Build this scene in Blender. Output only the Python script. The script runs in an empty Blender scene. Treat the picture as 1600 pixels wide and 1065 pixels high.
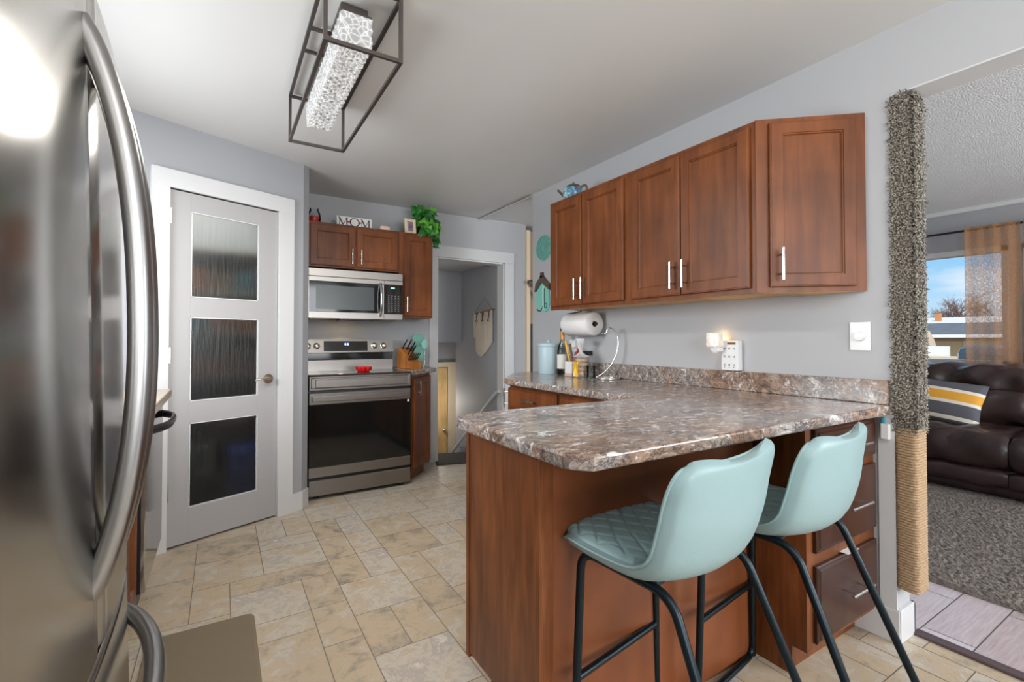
import bpy, bmesh, math, random
from math import sin, cos, pi, radians, sqrt
from mathutils import Vector, Matrix, Euler
random.seed(7)
S = bpy.context.scene
COL = S.collection

# ------------------------------------------------------------------ camera
cd = bpy.data.cameras.new('camera'); cam = bpy.data.objects.new('camera', cd); COL.objects.link(cam)
cam.location = (0, 0, 1.2); cam.rotation_euler = (radians(90.94), 0, radians(-31.61))
cd.sensor_width = 36; cd.lens = 738.3/1600*36; cd.shift_y = -15/1600; cd.clip_start = 0.02; cd.clip_end = 400
S.camera = cam
# ------------------------------------------------------------------ view
S.view_settings.view_transform = 'Standard'; S.view_settings.look = 'None'
S.view_settings.gamma = 1; S.view_settings.exposure = 0.2
try: S.view_settings.use_curve_mapping = False
except Exception: pass
try:
    S.cycles.max_bounces = 10; S.cycles.diffuse_bounces = 5; S.cycles.glossy_bounces = 5; S.cycles.transmission_bounces = 8
    S.cycles.transparent_max_bounces = 10; S.cycles.sample_clamp_indirect = 6; S.cycles.caustics_reflective = False; S.cycles.caustics_refractive = False
    S.cycles.use_denoising = True
except Exception: pass
# ------------------------------------------------------------------ sky
W = bpy.data.worlds.new('sky'); S.world = W; W.use_nodes = True
def nd(nt, t, **kw):
    n = nt.nodes.new(t)
    for k, v in kw.items():
        if k in n.inputs: n.inputs[k].default_value = v
        else: setattr(n, k, v)
    return n
def ramp(nt, fac, stops, interp='LINEAR'):
    r = nt.nodes.new('ShaderNodeValToRGB'); r.color_ramp.interpolation = interp
    e = r.color_ramp.elements
    while len(e) < len(stops): e.new(0.5)
    for k, (p, c) in enumerate(stops):
        e[k].position = p; e[k].color = (c[0], c[1], c[2], 1)
    if fac is not None: nt.links.new(fac, r.inputs[0])
    return r
def sky():
    nt = W.node_tree; L = nt.links; bg = nt.nodes['Background']
    tc = nd(nt, 'ShaderNodeTexCoord'); sp = nd(nt, 'ShaderNodeSeparateXYZ'); L.new(tc.outputs['Generated'], sp.inputs[0])
    g = ramp(nt, sp.outputs['Z'], [(0.0, (.62, .80, .93)), (0.12, (.30, .60, .90)), (0.6, (.12, .34, .75))])
    mp = nd(nt, 'ShaderNodeMapping'); mp.inputs['Scale'].default_value = (3, 3, 11); L.new(tc.outputs['Generated'], mp.inputs[0])
    nz = nd(nt, 'ShaderNodeTexNoise', Scale=1.7, Detail=6.0, Roughness=.55); L.new(mp.outputs[0], nz.inputs['Vector'])
    cl = ramp(nt, nz.outputs[0], [(.42, (0, 0, 0)), (.72, (1, 1, 1))])
    mx = nd(nt, 'ShaderNodeMixRGB'); mx.inputs[2].default_value = (.92, .95, 1, 1)
    L.new(cl.outputs[0], mx.inputs[0]); L.new(g.outputs[0], mx.inputs[1]); L.new(mx.outputs[0], bg.inputs[0])
    bg.inputs[1].default_value = 0.95
sky()
def light(kind, name, loc, energy, color=(1, 1, 1), rot=(0, 0, 0), size=1, size_y=None, angle=None, spread=None):
    d = bpy.data.lights.new(name, kind); o = bpy.data.objects.new(name, d); COL.objects.link(o)
    o.location = loc; o.rotation_euler = rot; d.energy = energy; d.color = color
    if kind == 'AREA':
        d.size = size
        if size_y: d.shape = 'RECTANGLE'; d.size_y = size_y
        if spread: d.spread = spread
    if kind in ('POINT', 'SPOT'): d.shadow_soft_size = size
    if kind == 'SUN': d.angle = angle or .01
    return o
# sun over the street, shining onto the house fronts
light('SUN', 'sun', (0, 0, 20), 4.0, (1, .95, .87), Vector((.5, .5, -.70)).to_track_quat('-Z', 'Y').to_euler(), angle=.009)
# daylight through the kitchen's left window, plus fills added on the unseen near side
light('AREA', 'kitchen_fill', (0.75, -2.10, 1.55), 78, (.96, .98, 1), (radians(90), 0, 0), 2.5, 1.5)  # added fill behind the camera, set in a made-up window
light('AREA', 'sink_window_daylight', (-1.0, 2.30, 1.58), 44, (.92, .96, 1), (radians(66), 0, radians(-90)), 1.1, .95)
light('AREA', 'living_fill', (4.6, -2.60, 1.5), 150, (.95, .98, 1), (radians(90), 0, 0), 2.4, 1.5)  # added fill for the living room, set in an invented opening
# added fill behind the camera, aimed up to brighten the ceiling
light('AREA', 'ceiling_fill', (.55, -1.1, 1.75), 34, (1, .99, .97), (radians(165), 0, 0), .45, .45)
light('AREA', 'hall_area_light', (5.2, 4.75, 1.7), 14, (1, .97, .92), (radians(90), 0, radians(90)), 0.8, 1.2)  # area light facing along the hall, no window modelled there

# ------------------------------------------------------------------ materials
MATS = {}
def sr(r, g, b):
    f = lambda c: (c/255)/12.92 if c/255 <= .04045 else ((c/255+.055)/1.055)**2.4
    return (f(r), f(g), f(b))
def mat(name, color, rough=.5, metal=0, spec=.5, noise=None, bump=None, aniso=None, coat=0, emit=None, trans=0, ior=None, alpha=None, sheen=0):
    """plain principled; noise=(scale, amount[, stretch]) mottles the colour; bump=(scale, strength[, stretch])"""
    if name in MATS: return MATS[name]
    m = bpy.data.materials.new(name); MATS[name] = m; m.use_nodes = True
    nt = m.node_tree; L = nt.links; b = nt.nodes['Principled BSDF']
    b.inputs['Base Color'].default_value = (*color, 1); b.inputs['Roughness'].default_value = rough
    b.inputs['Metallic'].default_value = metal; b.inputs['Specular IOR Level'].default_value = spec
    if coat: b.inputs['Coat Weight'].default_value = coat; b.inputs['Coat Roughness'].default_value = .12
    if aniso: b.inputs['Anisotropic'].default_value = aniso
    if trans: b.inputs['Transmission Weight'].default_value = trans
    if ior: b.inputs['IOR'].default_value = ior
    if sheen: b.inputs['Sheen Weight'].default_value = sheen
    if emit: b.inputs['Emission Color'].default_value = (*emit[0], 1); b.inputs['Emission Strength'].default_value = emit[1]
    tc = None
    def coord(st):
        nonlocal tc
        if tc is None: tc = nd(nt, 'ShaderNodeTexCoord')
        mp = nd(nt, 'ShaderNodeMapping'); mp.inputs['Scale'].default_value = st; L.new(tc.outputs['Object'], mp.inputs[0]); return mp.outputs[0]
    if noise:
        st = noise[2] if len(noise) > 2 else (1, 1, 1)
        n = nd(nt, 'ShaderNodeTexNoise', Scale=noise[0], Detail=5.0); L.new(coord(st), n.inputs['Vector'])
        a = noise[1]
        r = ramp(nt, n.outputs[0], [(.3, [c*(1-a) for c in color]), (.7, [min(1, c*(1+a)) for c in color])]); L.new(r.outputs[0], b.inputs['Base Color'])
    if bump:
        st = bump[2] if len(bump) > 2 else (1, 1, 1)
        n = nd(nt, 'ShaderNodeTexNoise', Scale=bump[0], Detail=4.0); L.new(coord(st), n.inputs['Vector'])
        bp = nd(nt, 'ShaderNodeBump', Strength=bump[1], Distance=.01); L.new(n.outputs[0], bp.inputs['Height']); L.new(bp.outputs[0], b.inputs['Normal'])
    return m
wall_m = mat('wall_paint', sr(182, 183, 185), .6, spec=.3, bump=(60, .03))
wallg_m = mat('wall_paint_grey', sr(164, 165, 169), .6, spec=.3, bump=(60, .03))
ceil_m = mat('ceiling_paint', sr(214, 213, 211), .38, spec=.45, bump=(3, .02))
pop_m = mat('textured_ceiling', sr(226, 226, 226), .8, bump=(120, .9))
trim_m = mat('white_trim', sr(208, 208, 208), .4, bump=(30, .02))
door_m = mat('door_grey_paint', sr(168, 166, 166), .42)
black_m = mat('black_plastic', (.012, .012, .013), .35)
dark_m = mat('dark_gap_shade', (.01, .009, .008), .7)  # near-black for gaskets; on toe kicks the recess shade is in the colour
steel_m = mat('brushed_steel', (.52, .50, .48), .27, 1, aniso=.5, noise=(8, .05, (1, 1, 60)))
steelh_m = mat('brushed_steel_level', (.29, .27, .25), .36, 1, aniso=.5, noise=(8, .05, (.5, .5, 120)))
fridge_m = mat('fridge_steel', (.44, .425, .40), .20, 1, noise=(6, .06, (1, 1, .08)), bump=(5, .012, (1, 1, .25)))
fhandle_m = mat('satin_steel', (.34, .335, .33), .30, 1)
chrome_m = mat('satin_nickel', (.70, .69, .67), .2, 1)
bglass_m = mat('black_glass', (.006, .007, .007), .07, spec=.6)
white_m = mat('white_plastic', sr(236, 236, 236), .35)
teal_m = mat('teal_vinyl', sr(139, 163, 164), .42, spec=.4, bump=(180, .06), noise=(2.5, .05))
tube_m = mat('black_metal_tube', sr(22, 34, 40), .28, .6)
cage_m = mat('dark_bronze', sr(84, 76, 72), .4, .6)
sis_m = mat('rope', sr(172, 144, 112), .95, noise=(120, .25), bump=(220, .5, (.4, .4, 1)))
red_m = mat('red_silicone', sr(200, 18, 22), .45)
knob_m = mat('knob_steel', (.72, .70, .68), .22, 1)
def wood_mat(name, c1, c2, c3, rough=.34, axis=2, sc=2.2):
    if name in MATS: return MATS[name]
    m = bpy.data.materials.new(name); MATS[name] = m; m.use_nodes = True
    nt = m.node_tree; L = nt.links; b = nt.nodes['Principled BSDF']; b.inputs['Roughness'].default_value = rough; b.inputs['Specular IOR Level'].default_value = .32
    tc = nd(nt, 'ShaderNodeTexCoord')
    st = [9, 9, 9]; st[axis] = .9
    mp = nd(nt, 'ShaderNodeMapping'); mp.inputs['Scale'].default_value = st; L.new(tc.outputs['Object'], mp.inputs[0])
    n1 = nd(nt, 'ShaderNodeTexNoise', Scale=sc, Detail=6.0, Distortion=.6); L.new(mp.outputs[0], n1.inputs['Vector'])
    n2 = nd(nt, 'ShaderNodeTexNoise', Scale=3.2, Detail=3.0); L.new(tc.outputs['Object'], n2.inputs['Vector'])
    r = ramp(nt, n1.outputs[0], [(.30, c1), (.52, c2), (.72, c3)])
    r2 = ramp(nt, n2.outputs[0], [(.35, (.72, .70, .68)), (.65, (1.12, 1.1, 1.08))])
    mx = nd(nt, 'ShaderNodeMixRGB', blend_type='MULTIPLY'); mx.inputs[0].default_value = 1
    L.new(r.outputs[0], mx.inputs[1]); L.new(r2.outputs[0], mx.inputs[2]); L.new(mx.outputs[0], b.inputs['Base Color'])
    bp = nd(nt, 'ShaderNodeBump', Strength=.05, Distance=.005); L.new(n1.outputs[0], bp.inputs['Height']); L.new(bp.outputs[0], b.inputs['Normal'])
    return m
wood_m = wood_mat('cherry_stained_maple', sr(100, 54, 25), sr(118, 66, 32), sr(130, 76, 40), .40)
lam_m = wood_mat('cherry_laminate', sr(98, 54, 27), sr(116, 66, 34), sr(132, 78, 42), .36, sc=5)
back_m = wood_mat('cherry_back_panel', sr(118, 66, 38), sr(124, 71, 41), sr(130, 76, 45), .38, sc=1.2)
drw_m = wood_mat('cherry_drawer_shaded', sr(60, 35, 25), sr(66, 39, 27), sr(73, 44, 31), .28, sc=1.5)  # same cherry wood, darkened to carry the shade on these drawer fronts
maple_m = wood_mat('raw_maple', sr(214, 168, 104), sr(226, 182, 120), sr(236, 198, 140), .5)
oak_m = wood_mat('pale_oak', sr(206, 170, 112), sr(220, 186, 130), sr(230, 200, 150), .45)
block_m = wood_mat('knife_block_wood', sr(150, 88, 38), sr(184, 116, 58), sr(206, 142, 80), .3)
def stone_mat():
    m = bpy.data.materials.new('speckled_laminate_stone'); m.use_nodes = True
    nt = m.node_tree; L = nt.links; b = nt.nodes['Principled BSDF']; b.inputs['Roughness'].default_value = .17; b.inputs['Specular IOR Level'].default_value = .5
    tc = nd(nt, 'ShaderNodeTexCoord')
    mp = nd(nt, 'ShaderNodeMapping'); mp.inputs['Scale'].default_value = (.6, 1.1, 1.1); mp.inputs['Rotation'].default_value = (0, 0, .35); L.new(tc.outputs['Object'], mp.inputs[0])
    def nz(s, d, dist, ro=.6):
        n = nd(nt, 'ShaderNodeTexNoise', Scale=s, Detail=d, Distortion=dist, Roughness=ro); L.new(mp.outputs[0], n.inputs['Vector']); return n.outputs[0]
    def mix(f, c, prev, amt=1):
        fm = nd(nt, 'ShaderNodeMath', operation='MULTIPLY'); fm.inputs[1].default_value = amt; L.new(f, fm.inputs[0])
        x = nd(nt, 'ShaderNodeMixRGB'); L.new(fm.outputs[0], x.inputs[0]); L.new(prev, x.inputs[1])
        if isinstance(c, tuple): x.inputs[2].default_value = (*c, 1)
        else: L.new(c, x.inputs[2])
        return x.outputs[0]
    base = ramp(nt, nz(6.5, 10, 1.7, .72), [(.32, sr(52, 47, 49)), (.42, sr(116, 106, 104)), (.49, sr(172, 158, 147)), (.55, sr(126, 116, 113)), (.66, sr(226, 219, 211))])
    warm = ramp(nt, nz(3.0, 5, .8), [(.47, (0, 0, 0)), (.60, (1, 1, 1))])
    wc = ramp(nt, nz(10, 9, 1.3, .72), [(.33, sr(66, 48, 40)), (.47, sr(138, 104, 80)), (.58, sr(176, 146, 122)), (.70, sr(226, 212, 194))])
    c = mix(warm.outputs[0], wc.outputs[0], base.outputs[0], .8)
    vein = ramp(nt, nz(10, 9, 2.6, .74), [(.452, (0, 0, 0)), (.485, (1, 1, 1)), (.518, (0, 0, 0))])
    c = mix(vein.outputs[0], sr(42, 40, 46), c, .88)
    pale = ramp(nt, nz(16, 8, 2.0, .74), [(.56, (0, 0, 0)), (.62, (1, 1, 1))])
    c = mix(pale.outputs[0], sr(222, 218, 214), c, .92)
    slate = ramp(nt, nz(6, 7, 1.5, .7), [(.60, (0, 0, 0)), (.66, (1, 1, 1))])
    c = mix(slate.outputs[0], sr(104, 104, 114), c, .6)
    L.new(c, b.inputs['Base Color'])
    return m
stone_m = stone_mat()
def attr_tile_mat(name, c_stops, rough, nscale, amt, bumps=.06, stretch=(1, 1, 1), spec=.5):
    """floor material: the per-tile 'shade' attribute picks a tone, noise mottles it"""
    m = bpy.data.materials.new(name); m.use_nodes = True
    nt = m.node_tree; L = nt.links; b = nt.nodes['Principled BSDF']; b.inputs['Roughness'].default_value = rough; b.inputs['Specular IOR Level'].default_value = spec
    at = nd(nt, 'ShaderNodeAttribute'); at.attribute_name = 'shade'
    tc = nd(nt, 'ShaderNodeTexCoord'); mp = nd(nt, 'ShaderNodeMapping'); mp.inputs['Scale'].default_value = stretch
    L.new(tc.outputs['Object'], mp.inputs[0])
    # shift the mottling from tile to tile
    ad = nd(nt, 'ShaderNodeVectorMath', operation='MULTIPLY_ADD'); ad.inputs[1].default_value = (17, 23, 31)
    L.new(at.outputs['Color'], ad.inputs[0]); L.new(mp.outputs[0], ad.inputs[2])
    n1 = nd(nt, 'ShaderNodeTexNoise', Scale=nscale, Detail=10.0, Distortion=.45, Roughness=.72); L.new(ad.outputs[0], n1.inputs['Vector'])
    f = nd(nt, 'ShaderNodeMath', operation='MULTIPLY_ADD'); f.inputs[1].default_value = amt
    sub = nd(nt, 'ShaderNodeMath', operation='MULTIPLY_ADD'); sub.inputs[1].default_value = .24; sub.inputs[2].default_value = .38 - amt/2
    L.new(at.outputs['Fac'], sub.inputs[0]); L.new(n1.outputs[0], f.inputs[0]); L.new(sub.outputs[0], f.inputs[2])
    r = ramp(nt, f.outputs[0], c_stops); L.new(r.outputs[0], b.inputs['Base Color'])
    bp = nd(nt, 'ShaderNodeBump', Strength=bumps, Distance=.004); L.new(n1.outputs[0], bp.inputs['Height']); L.new(bp.outputs[0], b.inputs['Normal'])
    return m
tile_m = attr_tile_mat('vinyl_stone_tile', [(.22, sr(128, 117, 104)), (.36, sr(170, 157, 138)), (.44, sr(192, 171, 142)), (.50, sr(184, 170, 150)), (.57, sr(198, 188, 172)), (.66, sr(172, 162, 150)), (.78, sr(218, 210, 196))], .36, 9.0, 1.0)
grout_m = mat('grout', sr(126, 113, 98), .6)
plank_m = attr_tile_mat('grey_laminate_plank', [(.30, sr(166, 148, 148)), (.5, sr(192, 180, 182)), (.7, sr(214, 209, 214))], .24, 7, .5, .05, (1, 14, 1))
groove_m = mat('plank_groove', sr(104, 94, 98), .5)
rug_m = mat('grey_shag', sr(126, 117, 110), .95, noise=(55, .35), bump=(160, 1.0))
leather_m = mat('dark_brown_leather', sr(52, 38, 36), .27, spec=.55, noise=(5, .3), bump=(7, .22))
def glass_mat(name, color=(1, 1, 1), rough=0.0, ior=1.45, bump=None):
    m = bpy.data.materials.new(name); m.use_nodes = True; nt = m.node_tree; L = nt.links; b = nt.nodes['Principled BSDF']
    b.inputs['Base Color'].default_value = (*color, 1); b.inputs['Roughness'].default_value = rough; b.inputs['IOR'].default_value = ior; b.inputs['Transmission Weight'].default_value = 1
    if bump:
        tc = nd(nt, 'ShaderNodeTexCoord'); mp = nd(nt, 'ShaderNodeMapping'); mp.inputs['Scale'].default_value = bump[2]; L.new(tc.outputs['Object'], mp.inputs[0])
        n = nd(nt, 'ShaderNodeTexNoise', Scale=bump[0], Detail=3.0); L.new(mp.outputs[0], n.inputs['Vector'])
        bp = nd(nt, 'ShaderNodeBump', Strength=bump[1], Distance=.01); L.new(n.outputs[0], bp.inputs['Height']); L.new(bp.outputs[0], b.inputs['Normal'])
    return m
rain_m = glass_mat('rain_glass', (.74, .79, .78), .30, 1.35, (60, .22, (1, 1, .10)))
def thin_glass(name, color, ior=1.35, haze=0):
    m = bpy.data.materials.new(name); m.use_nodes = True; nt = m.node_tree; L = nt.links; nt.nodes.remove(nt.nodes['Principled BSDF'])
    out = nt.nodes['Material Output']; a = nd(nt, 'ShaderNodeBsdfTransparent'); a.inputs[0].default_value = (*color, 1); g = nd(nt, 'ShaderNodeBsdfGlossy', Roughness=.05)
    fr = nd(nt, 'ShaderNodeFresnel', IOR=ior); mx = nd(nt, 'ShaderNodeMixShader'); L.new(fr.outputs[0], mx.inputs[0]); L.new(a.outputs[0], mx.inputs[1]); L.new(g.outputs[0], mx.inputs[2])
    d = nd(nt, 'ShaderNodeBsdfDiffuse'); d.inputs[0].default_value = (.85, .85, .85, 1); m2 = nd(nt, 'ShaderNodeMixShader'); m2.inputs[0].default_value = haze
    L.new(mx.outputs[0], m2.inputs[1]); L.new(d.outputs[0], m2.inputs[2]); L.new(m2.outputs[0], out.inputs[0])
    return m
clear_m = thin_glass('clear_glass', (.93, .95, .95)); bottle_m = thin_glass('bottle_glass', (.80, .84, .82), 1.4)
def pane_mat():
    m = bpy.data.materials.new('window_pane'); m.use_nodes = True; nt = m.node_tree; L = nt.links; nt.nodes.remove(nt.nodes['Principled BSDF'])
    out = nt.nodes['Material Output']; a = nd(nt, 'ShaderNodeBsdfTransparent'); g = nd(nt, 'ShaderNodeBsdfGlossy', Roughness=.02)
    fr = nd(nt, 'ShaderNodeFresnel', IOR=1.3); mx = nd(nt, 'ShaderNodeMixShader'); L.new(fr.outputs[0], mx.inputs[0]); L.new(a.outputs[0], mx.inputs[1]); L.new(g.outputs[0], mx.inputs[2]); L.new(mx.outputs[0], out.inputs[0])
    return m
pane_m = pane_mat()
def curtain_mat():
    m = bpy.data.materials.new('burlap'); m.use_nodes = True; nt = m.node_tree; L = nt.links; nt.nodes.remove(nt.nodes['Principled BSDF'])
    out = nt.nodes['Material Output']
    tc = nd(nt, 'ShaderNodeTexCoord')
    def nz(st, s):
        mp = nd(nt, 'ShaderNodeMapping'); mp.inputs['Scale'].default_value = st; L.new(tc.outputs['Object'], mp.inputs[0])
        n = nd(nt, 'ShaderNodeTexNoise', Scale=s, Detail=4.0); L.new(mp.outputs[0], n.inputs['Vector']); return n.outputs[0]
    a = nz((1, 12, 130), 4); b_ = nz((1, 130, 10), 4)
    ad = nd(nt, 'ShaderNodeMath', operation='ADD'); L.new(a, ad.inputs[0]); L.new(b_, ad.inputs[1])
    col = ramp(nt, ad.outputs[0], [(.75/2*2-.1, sr(170, 106, 54)), (1.0, sr(222, 158, 98))])
    d = nd(nt, 'ShaderNodeBsdfDiffuse'); t = nd(nt, 'ShaderNodeBsdfTranslucent'); tr = nd(nt, 'ShaderNodeBsdfTransparent')
    L.new(col.outputs[0], d.inputs[0]); t.inputs[0].default_value = (*sr(240, 214, 184), 1)
    m1 = nd(nt, 'ShaderNodeMixShader'); m1.inputs[0].default_value = .62; L.new(d.outputs[0], m1.inputs[1]); L.new(t.outputs[0], m1.inputs[2])
    al = ramp(nt, ad.outputs[0], [(.88, (.90, .90, .90)), (1.14, (.40, .40, .40))])
    m2 = nd(nt, 'ShaderNodeMixShader'); L.new(al.outputs[0], m2.inputs[0]); L.new(m1.outputs[0], m2.inputs[1]); L.new(tr.outputs[0], m2.inputs[2]); L.new(m2.outputs[0], out.inputs[0])
    return m
burlap_m = curtain_mat()

# ------------------------------------------------------------------ mesh helpers
class MB:
    """collects shapes into one mesh, in world (or thing-local) coordinates"""
    def __init__(s): s.bm = bmesh.new(); s.T = Matrix.Identity(4)
    def v(s, p): return s.bm.verts.new(s.T @ Vector(p))
    def face(s, vs, smooth=False):
        try: f = s.bm.faces.new(vs); f.smooth = smooth; return f
        except ValueError: return None
    def box(s, x0, x1, y0, y1, z0, z1, bev=0, M=None):
        b2 = bmesh.new()
        bmesh.ops.create_cube(b2, size=1)
        for v in b2.verts: v.co = Vector(((x0+x1)/2+v.co.x*(x1-x0), (y0+y1)/2+v.co.y*(y1-y0), (z0+z1)/2+v.co.z*(z1-z0)))
        if bev: bmesh.ops.bevel(b2, geom=b2.edges[:], offset=bev, segments=2, profile=.5, affect='EDGES')
        s._add(b2, M); return s
    def _add(s, b2, M=None, smooth=False):
        X = s.T @ (M if M is not None else Matrix.Identity(4))
        mp = {}
        for v in b2.verts: mp[v] = s.bm.verts.new(X @ v.co)
        for f in b2.faces:
            g = s.face([mp[v] for v in f.verts], smooth or f.smooth)
        b2.free()
    def prism(s, pts, z0, z1, bev=0, M=None):
        b2 = bmesh.new()
        lo = [b2.verts.new((x, y, z0)) for x, y in pts]; hi = [b2.verts.new((x, y, z1)) for x, y in pts]
        n = len(pts); b2.faces.new(list(reversed(lo))); b2.faces.new(hi)
        for i in range(n): b2.faces.new([lo[i], lo[(i+1) % n], hi[(i+1) % n], hi[i]])
        bmesh.ops.recalc_face_normals(b2, faces=b2.faces[:])
        if bev: bmesh.ops.bevel(b2, geom=[e for e in b2.edges if abs(e.verts[0].co.z-e.verts[1].co.z) < 1e-6], offset=bev, segments=3, profile=.5, affect='EDGES')
        s._add(b2, M); return s
    def lathe(s, prof, c=(0, 0, 0), n=24, M=None, cap=True):
        b2 = bmesh.new(); rings = []
        for r, z in prof:
            if r < 1e-6: rings.append([b2.verts.new((c[0], c[1], c[2]+z))])
            else: rings.append([b2.verts.new((c[0]+r*cos(2*pi*i/n), c[1]+r*sin(2*pi*i/n), c[2]+z)) for i in range(n)])
        for a, b in zip(rings, rings[1:]):
            for i in range(n):
                j = (i+1) % n
                q = [a[i % len(a)], a[j % len(a)], b[j % len(b)], b[i % len(b)]]
                q = list(dict.fromkeys(q))
                if len(q) > 2:
                    f = b2.faces.new(q); f.smooth = True
        if cap:
            if len(rings[0]) > 1: b2.faces.new(list(reversed(rings[0])))
            if len(rings[-1]) > 1: b2.faces.new(rings[-1])
        s._add(b2, M); return s
    def cyl(s, p, q, r, n=14, r2=None):
        return s.tube([p, q], r, n, r2=r2)
    def tube(s, pts, r, n=12, fillet=0, seg=6, r2=None, sy=1, closed=False, up=None):
        P = [Vector(p) for p in pts]
        if fillet and len(P) > 2:
            Q = [P[0]]
            for a, b, c in zip(P, P[1:], P[2:]):
                d1 = (a-b); d2 = (c-b); f = min(fillet, d1.length*.49, d2.length*.49); A = b+d1.normalized()*f; Cc = b+d2.normalized()*f
                for k in range(seg+1):
                    t = k/seg; Q.append(A*(1-t)**2+b*2*t*(1-t)+Cc*t*t)
            Q.append(P[-1]); P = Q
        m = len(P); rings = []
        t0 = (P[1]-P[0]).normalized(); N = Vector(up) if up else (t0.orthogonal()); N = (N-t0*N.dot(t0)).normalized()
        for i in range(m):
            if closed: t = (P[(i+1) % m]-P[i-1]).normalized()
            else: t = (P[min(i+1, m-1)]-P[max(i-1, 0)]).normalized()
            N = (N-t*N.dot(t)).normalized(); B = t.cross(N)
            rr = r if r2 is None else r+(r2-r)*i/(m-1)
            rings.append([s.v(P[i]+N*rr*cos(2*pi*k/n)+B*rr*sy*sin(2*pi*k/n)) for k in range(n)])
        pr = list(zip(rings, rings[1:]))
        if closed: pr.append((rings[-1], rings[0]))
        for a, b in pr:
            for k in range(n): s.face([a[k], a[(k+1) % n], b[(k+1) % n], b[k]], True)
        if not closed: s.face(list(reversed(rings[0]))); s.face(rings[-1])
        return s
    def grid(s, fn, nu, nv, smooth=True):
        g = [[s.v(fn(i/nu, j/nv)) for j in range(nv+1)] for i in range(nu+1)]
        for i in range(nu):
            for j in range(nv): s.face([g[i][j], g[i+1][j], g[i+1][j+1], g[i][j+1]], smooth)
        return s
    def rings(s, Wd, Hh, R, M=None):
        """stepped rectangle in the xz plane, front towards -y: R = [(inset, out)...], first ring is the back edge"""
        b2 = bmesh.new(); prev = None
        for ins, o in R:
            x0, x1, z0, z1 = ins, Wd-ins, ins, Hh-ins
            cur = [b2.verts.new(p) for p in ((x0, -o, z0), (x1, -o, z0), (x1, -o, z1), (x0, -o, z1))]
            if prev is None: b2.faces.new(list(reversed(cur)))
            else:
                for k in range(4): b2.faces.new([prev[k], prev[(k+1) % 4], cur[(k+1) % 4], cur[k]])
            prev = cur
        b2.faces.new(prev); s._add(b2, M); return s
    def build(s, name, m, parent=None, kind=None, recalc=True, sub=0):
        me = bpy.data.meshes.new(name)
        if recalc: bmesh.ops.recalc_face_normals(s.bm, faces=s.bm.faces[:])
        for e in s.bm.edges:
            if len(e.link_faces) == 2 and e.calc_face_angle(0) > 1.05: e.smooth = False
        s.bm.to_mesh(me); s.bm.free()
        for k in (m if isinstance(m, (list, tuple)) else [m]): me.materials.append(k)
        o = bpy.data.objects.new(name, me); COL.objects.link(o)
        if parent is not None:
            o.parent = parent; me.transform(MW[parent.name].inverted()); MW[o.name] = MW[parent.name]
        else: MW[o.name] = Matrix.Identity(4)
        if kind: o['kind'] = kind
        if sub:
            md = o.modifiers.new('sub', 'SUBSURF'); md.levels = sub; md.render_levels = sub
        return o
MW = {}
def thing(name, label, cat, loc=(0, 0, 0), rz=0, group=None):
    o = bpy.data.objects.new(name, None); COL.objects.link(o); o.location = loc; o.rotation_euler = (0, 0, rz); o.empty_display_size = .05
    MW[o.name] = Matrix.Translation(loc) @ Matrix.Rotation(rz, 4, 'Z')
    return tag(o, label, cat, group)
def tag(o, label, cat, group=None):
    o['label'] = label; o['category'] = cat
    if group: o['group'] = group
    return o
def copy_tree(o, parent=None):
    c = o.copy(); COL.objects.link(c)
    if parent is not None: c.parent = parent
    for ch in list(o.children): copy_tree(ch, c)
    return c
def struct(mb, name, m): return mb.build(name, m, kind='structure')
def frame(p, d):
    """matrix: local x along d (2D direction), local z up, local -y out of the face; origin p"""
    d = Vector((d[0], d[1], 0)).normalized(); y = Vector((0, 0, 1)).cross(d)
    M = Matrix.Identity(4); M.col[0][:3] = d; M.col[1][:3] = y; M.col[2][:3] = (0, 0, 1); M.col[3][:3] = p
    return M
def text_obj(txt, size, M, m, name, parent=None, depth=.0008, align='CENTER'):
    cu = bpy.data.curves.new(name, 'FONT'); cu.body = txt; cu.size = size; cu.extrude = depth; cu.align_x = align; cu.align_y = 'CENTER'
    t = bpy.data.objects.new(name, cu); COL.objects.link(t)
    bpy.context.view_layer.update()
    me = bpy.data.meshes.new_from_object(t.evaluated_get(bpy.context.evaluated_depsgraph_get()))
    bpy.data.objects.remove(t)
    me.transform(M @ Matrix.Rotation(pi/2, 4, 'X'))
    o = bpy.data.objects.new(name, me); COL.objects.link(o); me.materials.clear(); me.materials.append(m)
    if parent is not None: o.parent = parent; me.transform(MW[parent.name].inverted()); MW[o.name] = MW[parent.name]
    return o

CZ = 2.45      # ceiling height
TOP = .937     # worktop height
WX = 2.285     # right wall face
BY = 4.345     # far wall face
PA = radians(23.15); PD = (cos(PA), sin(PA)); PO = (-.256, 3.328)   # pantry wall line, origin at the door hinge
def pw(s, out=0):  # point along the pantry wall
    return (PO[0]+PD[0]*s+PD[1]*out, PO[1]+PD[1]*s-PD[0]*out)

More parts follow.
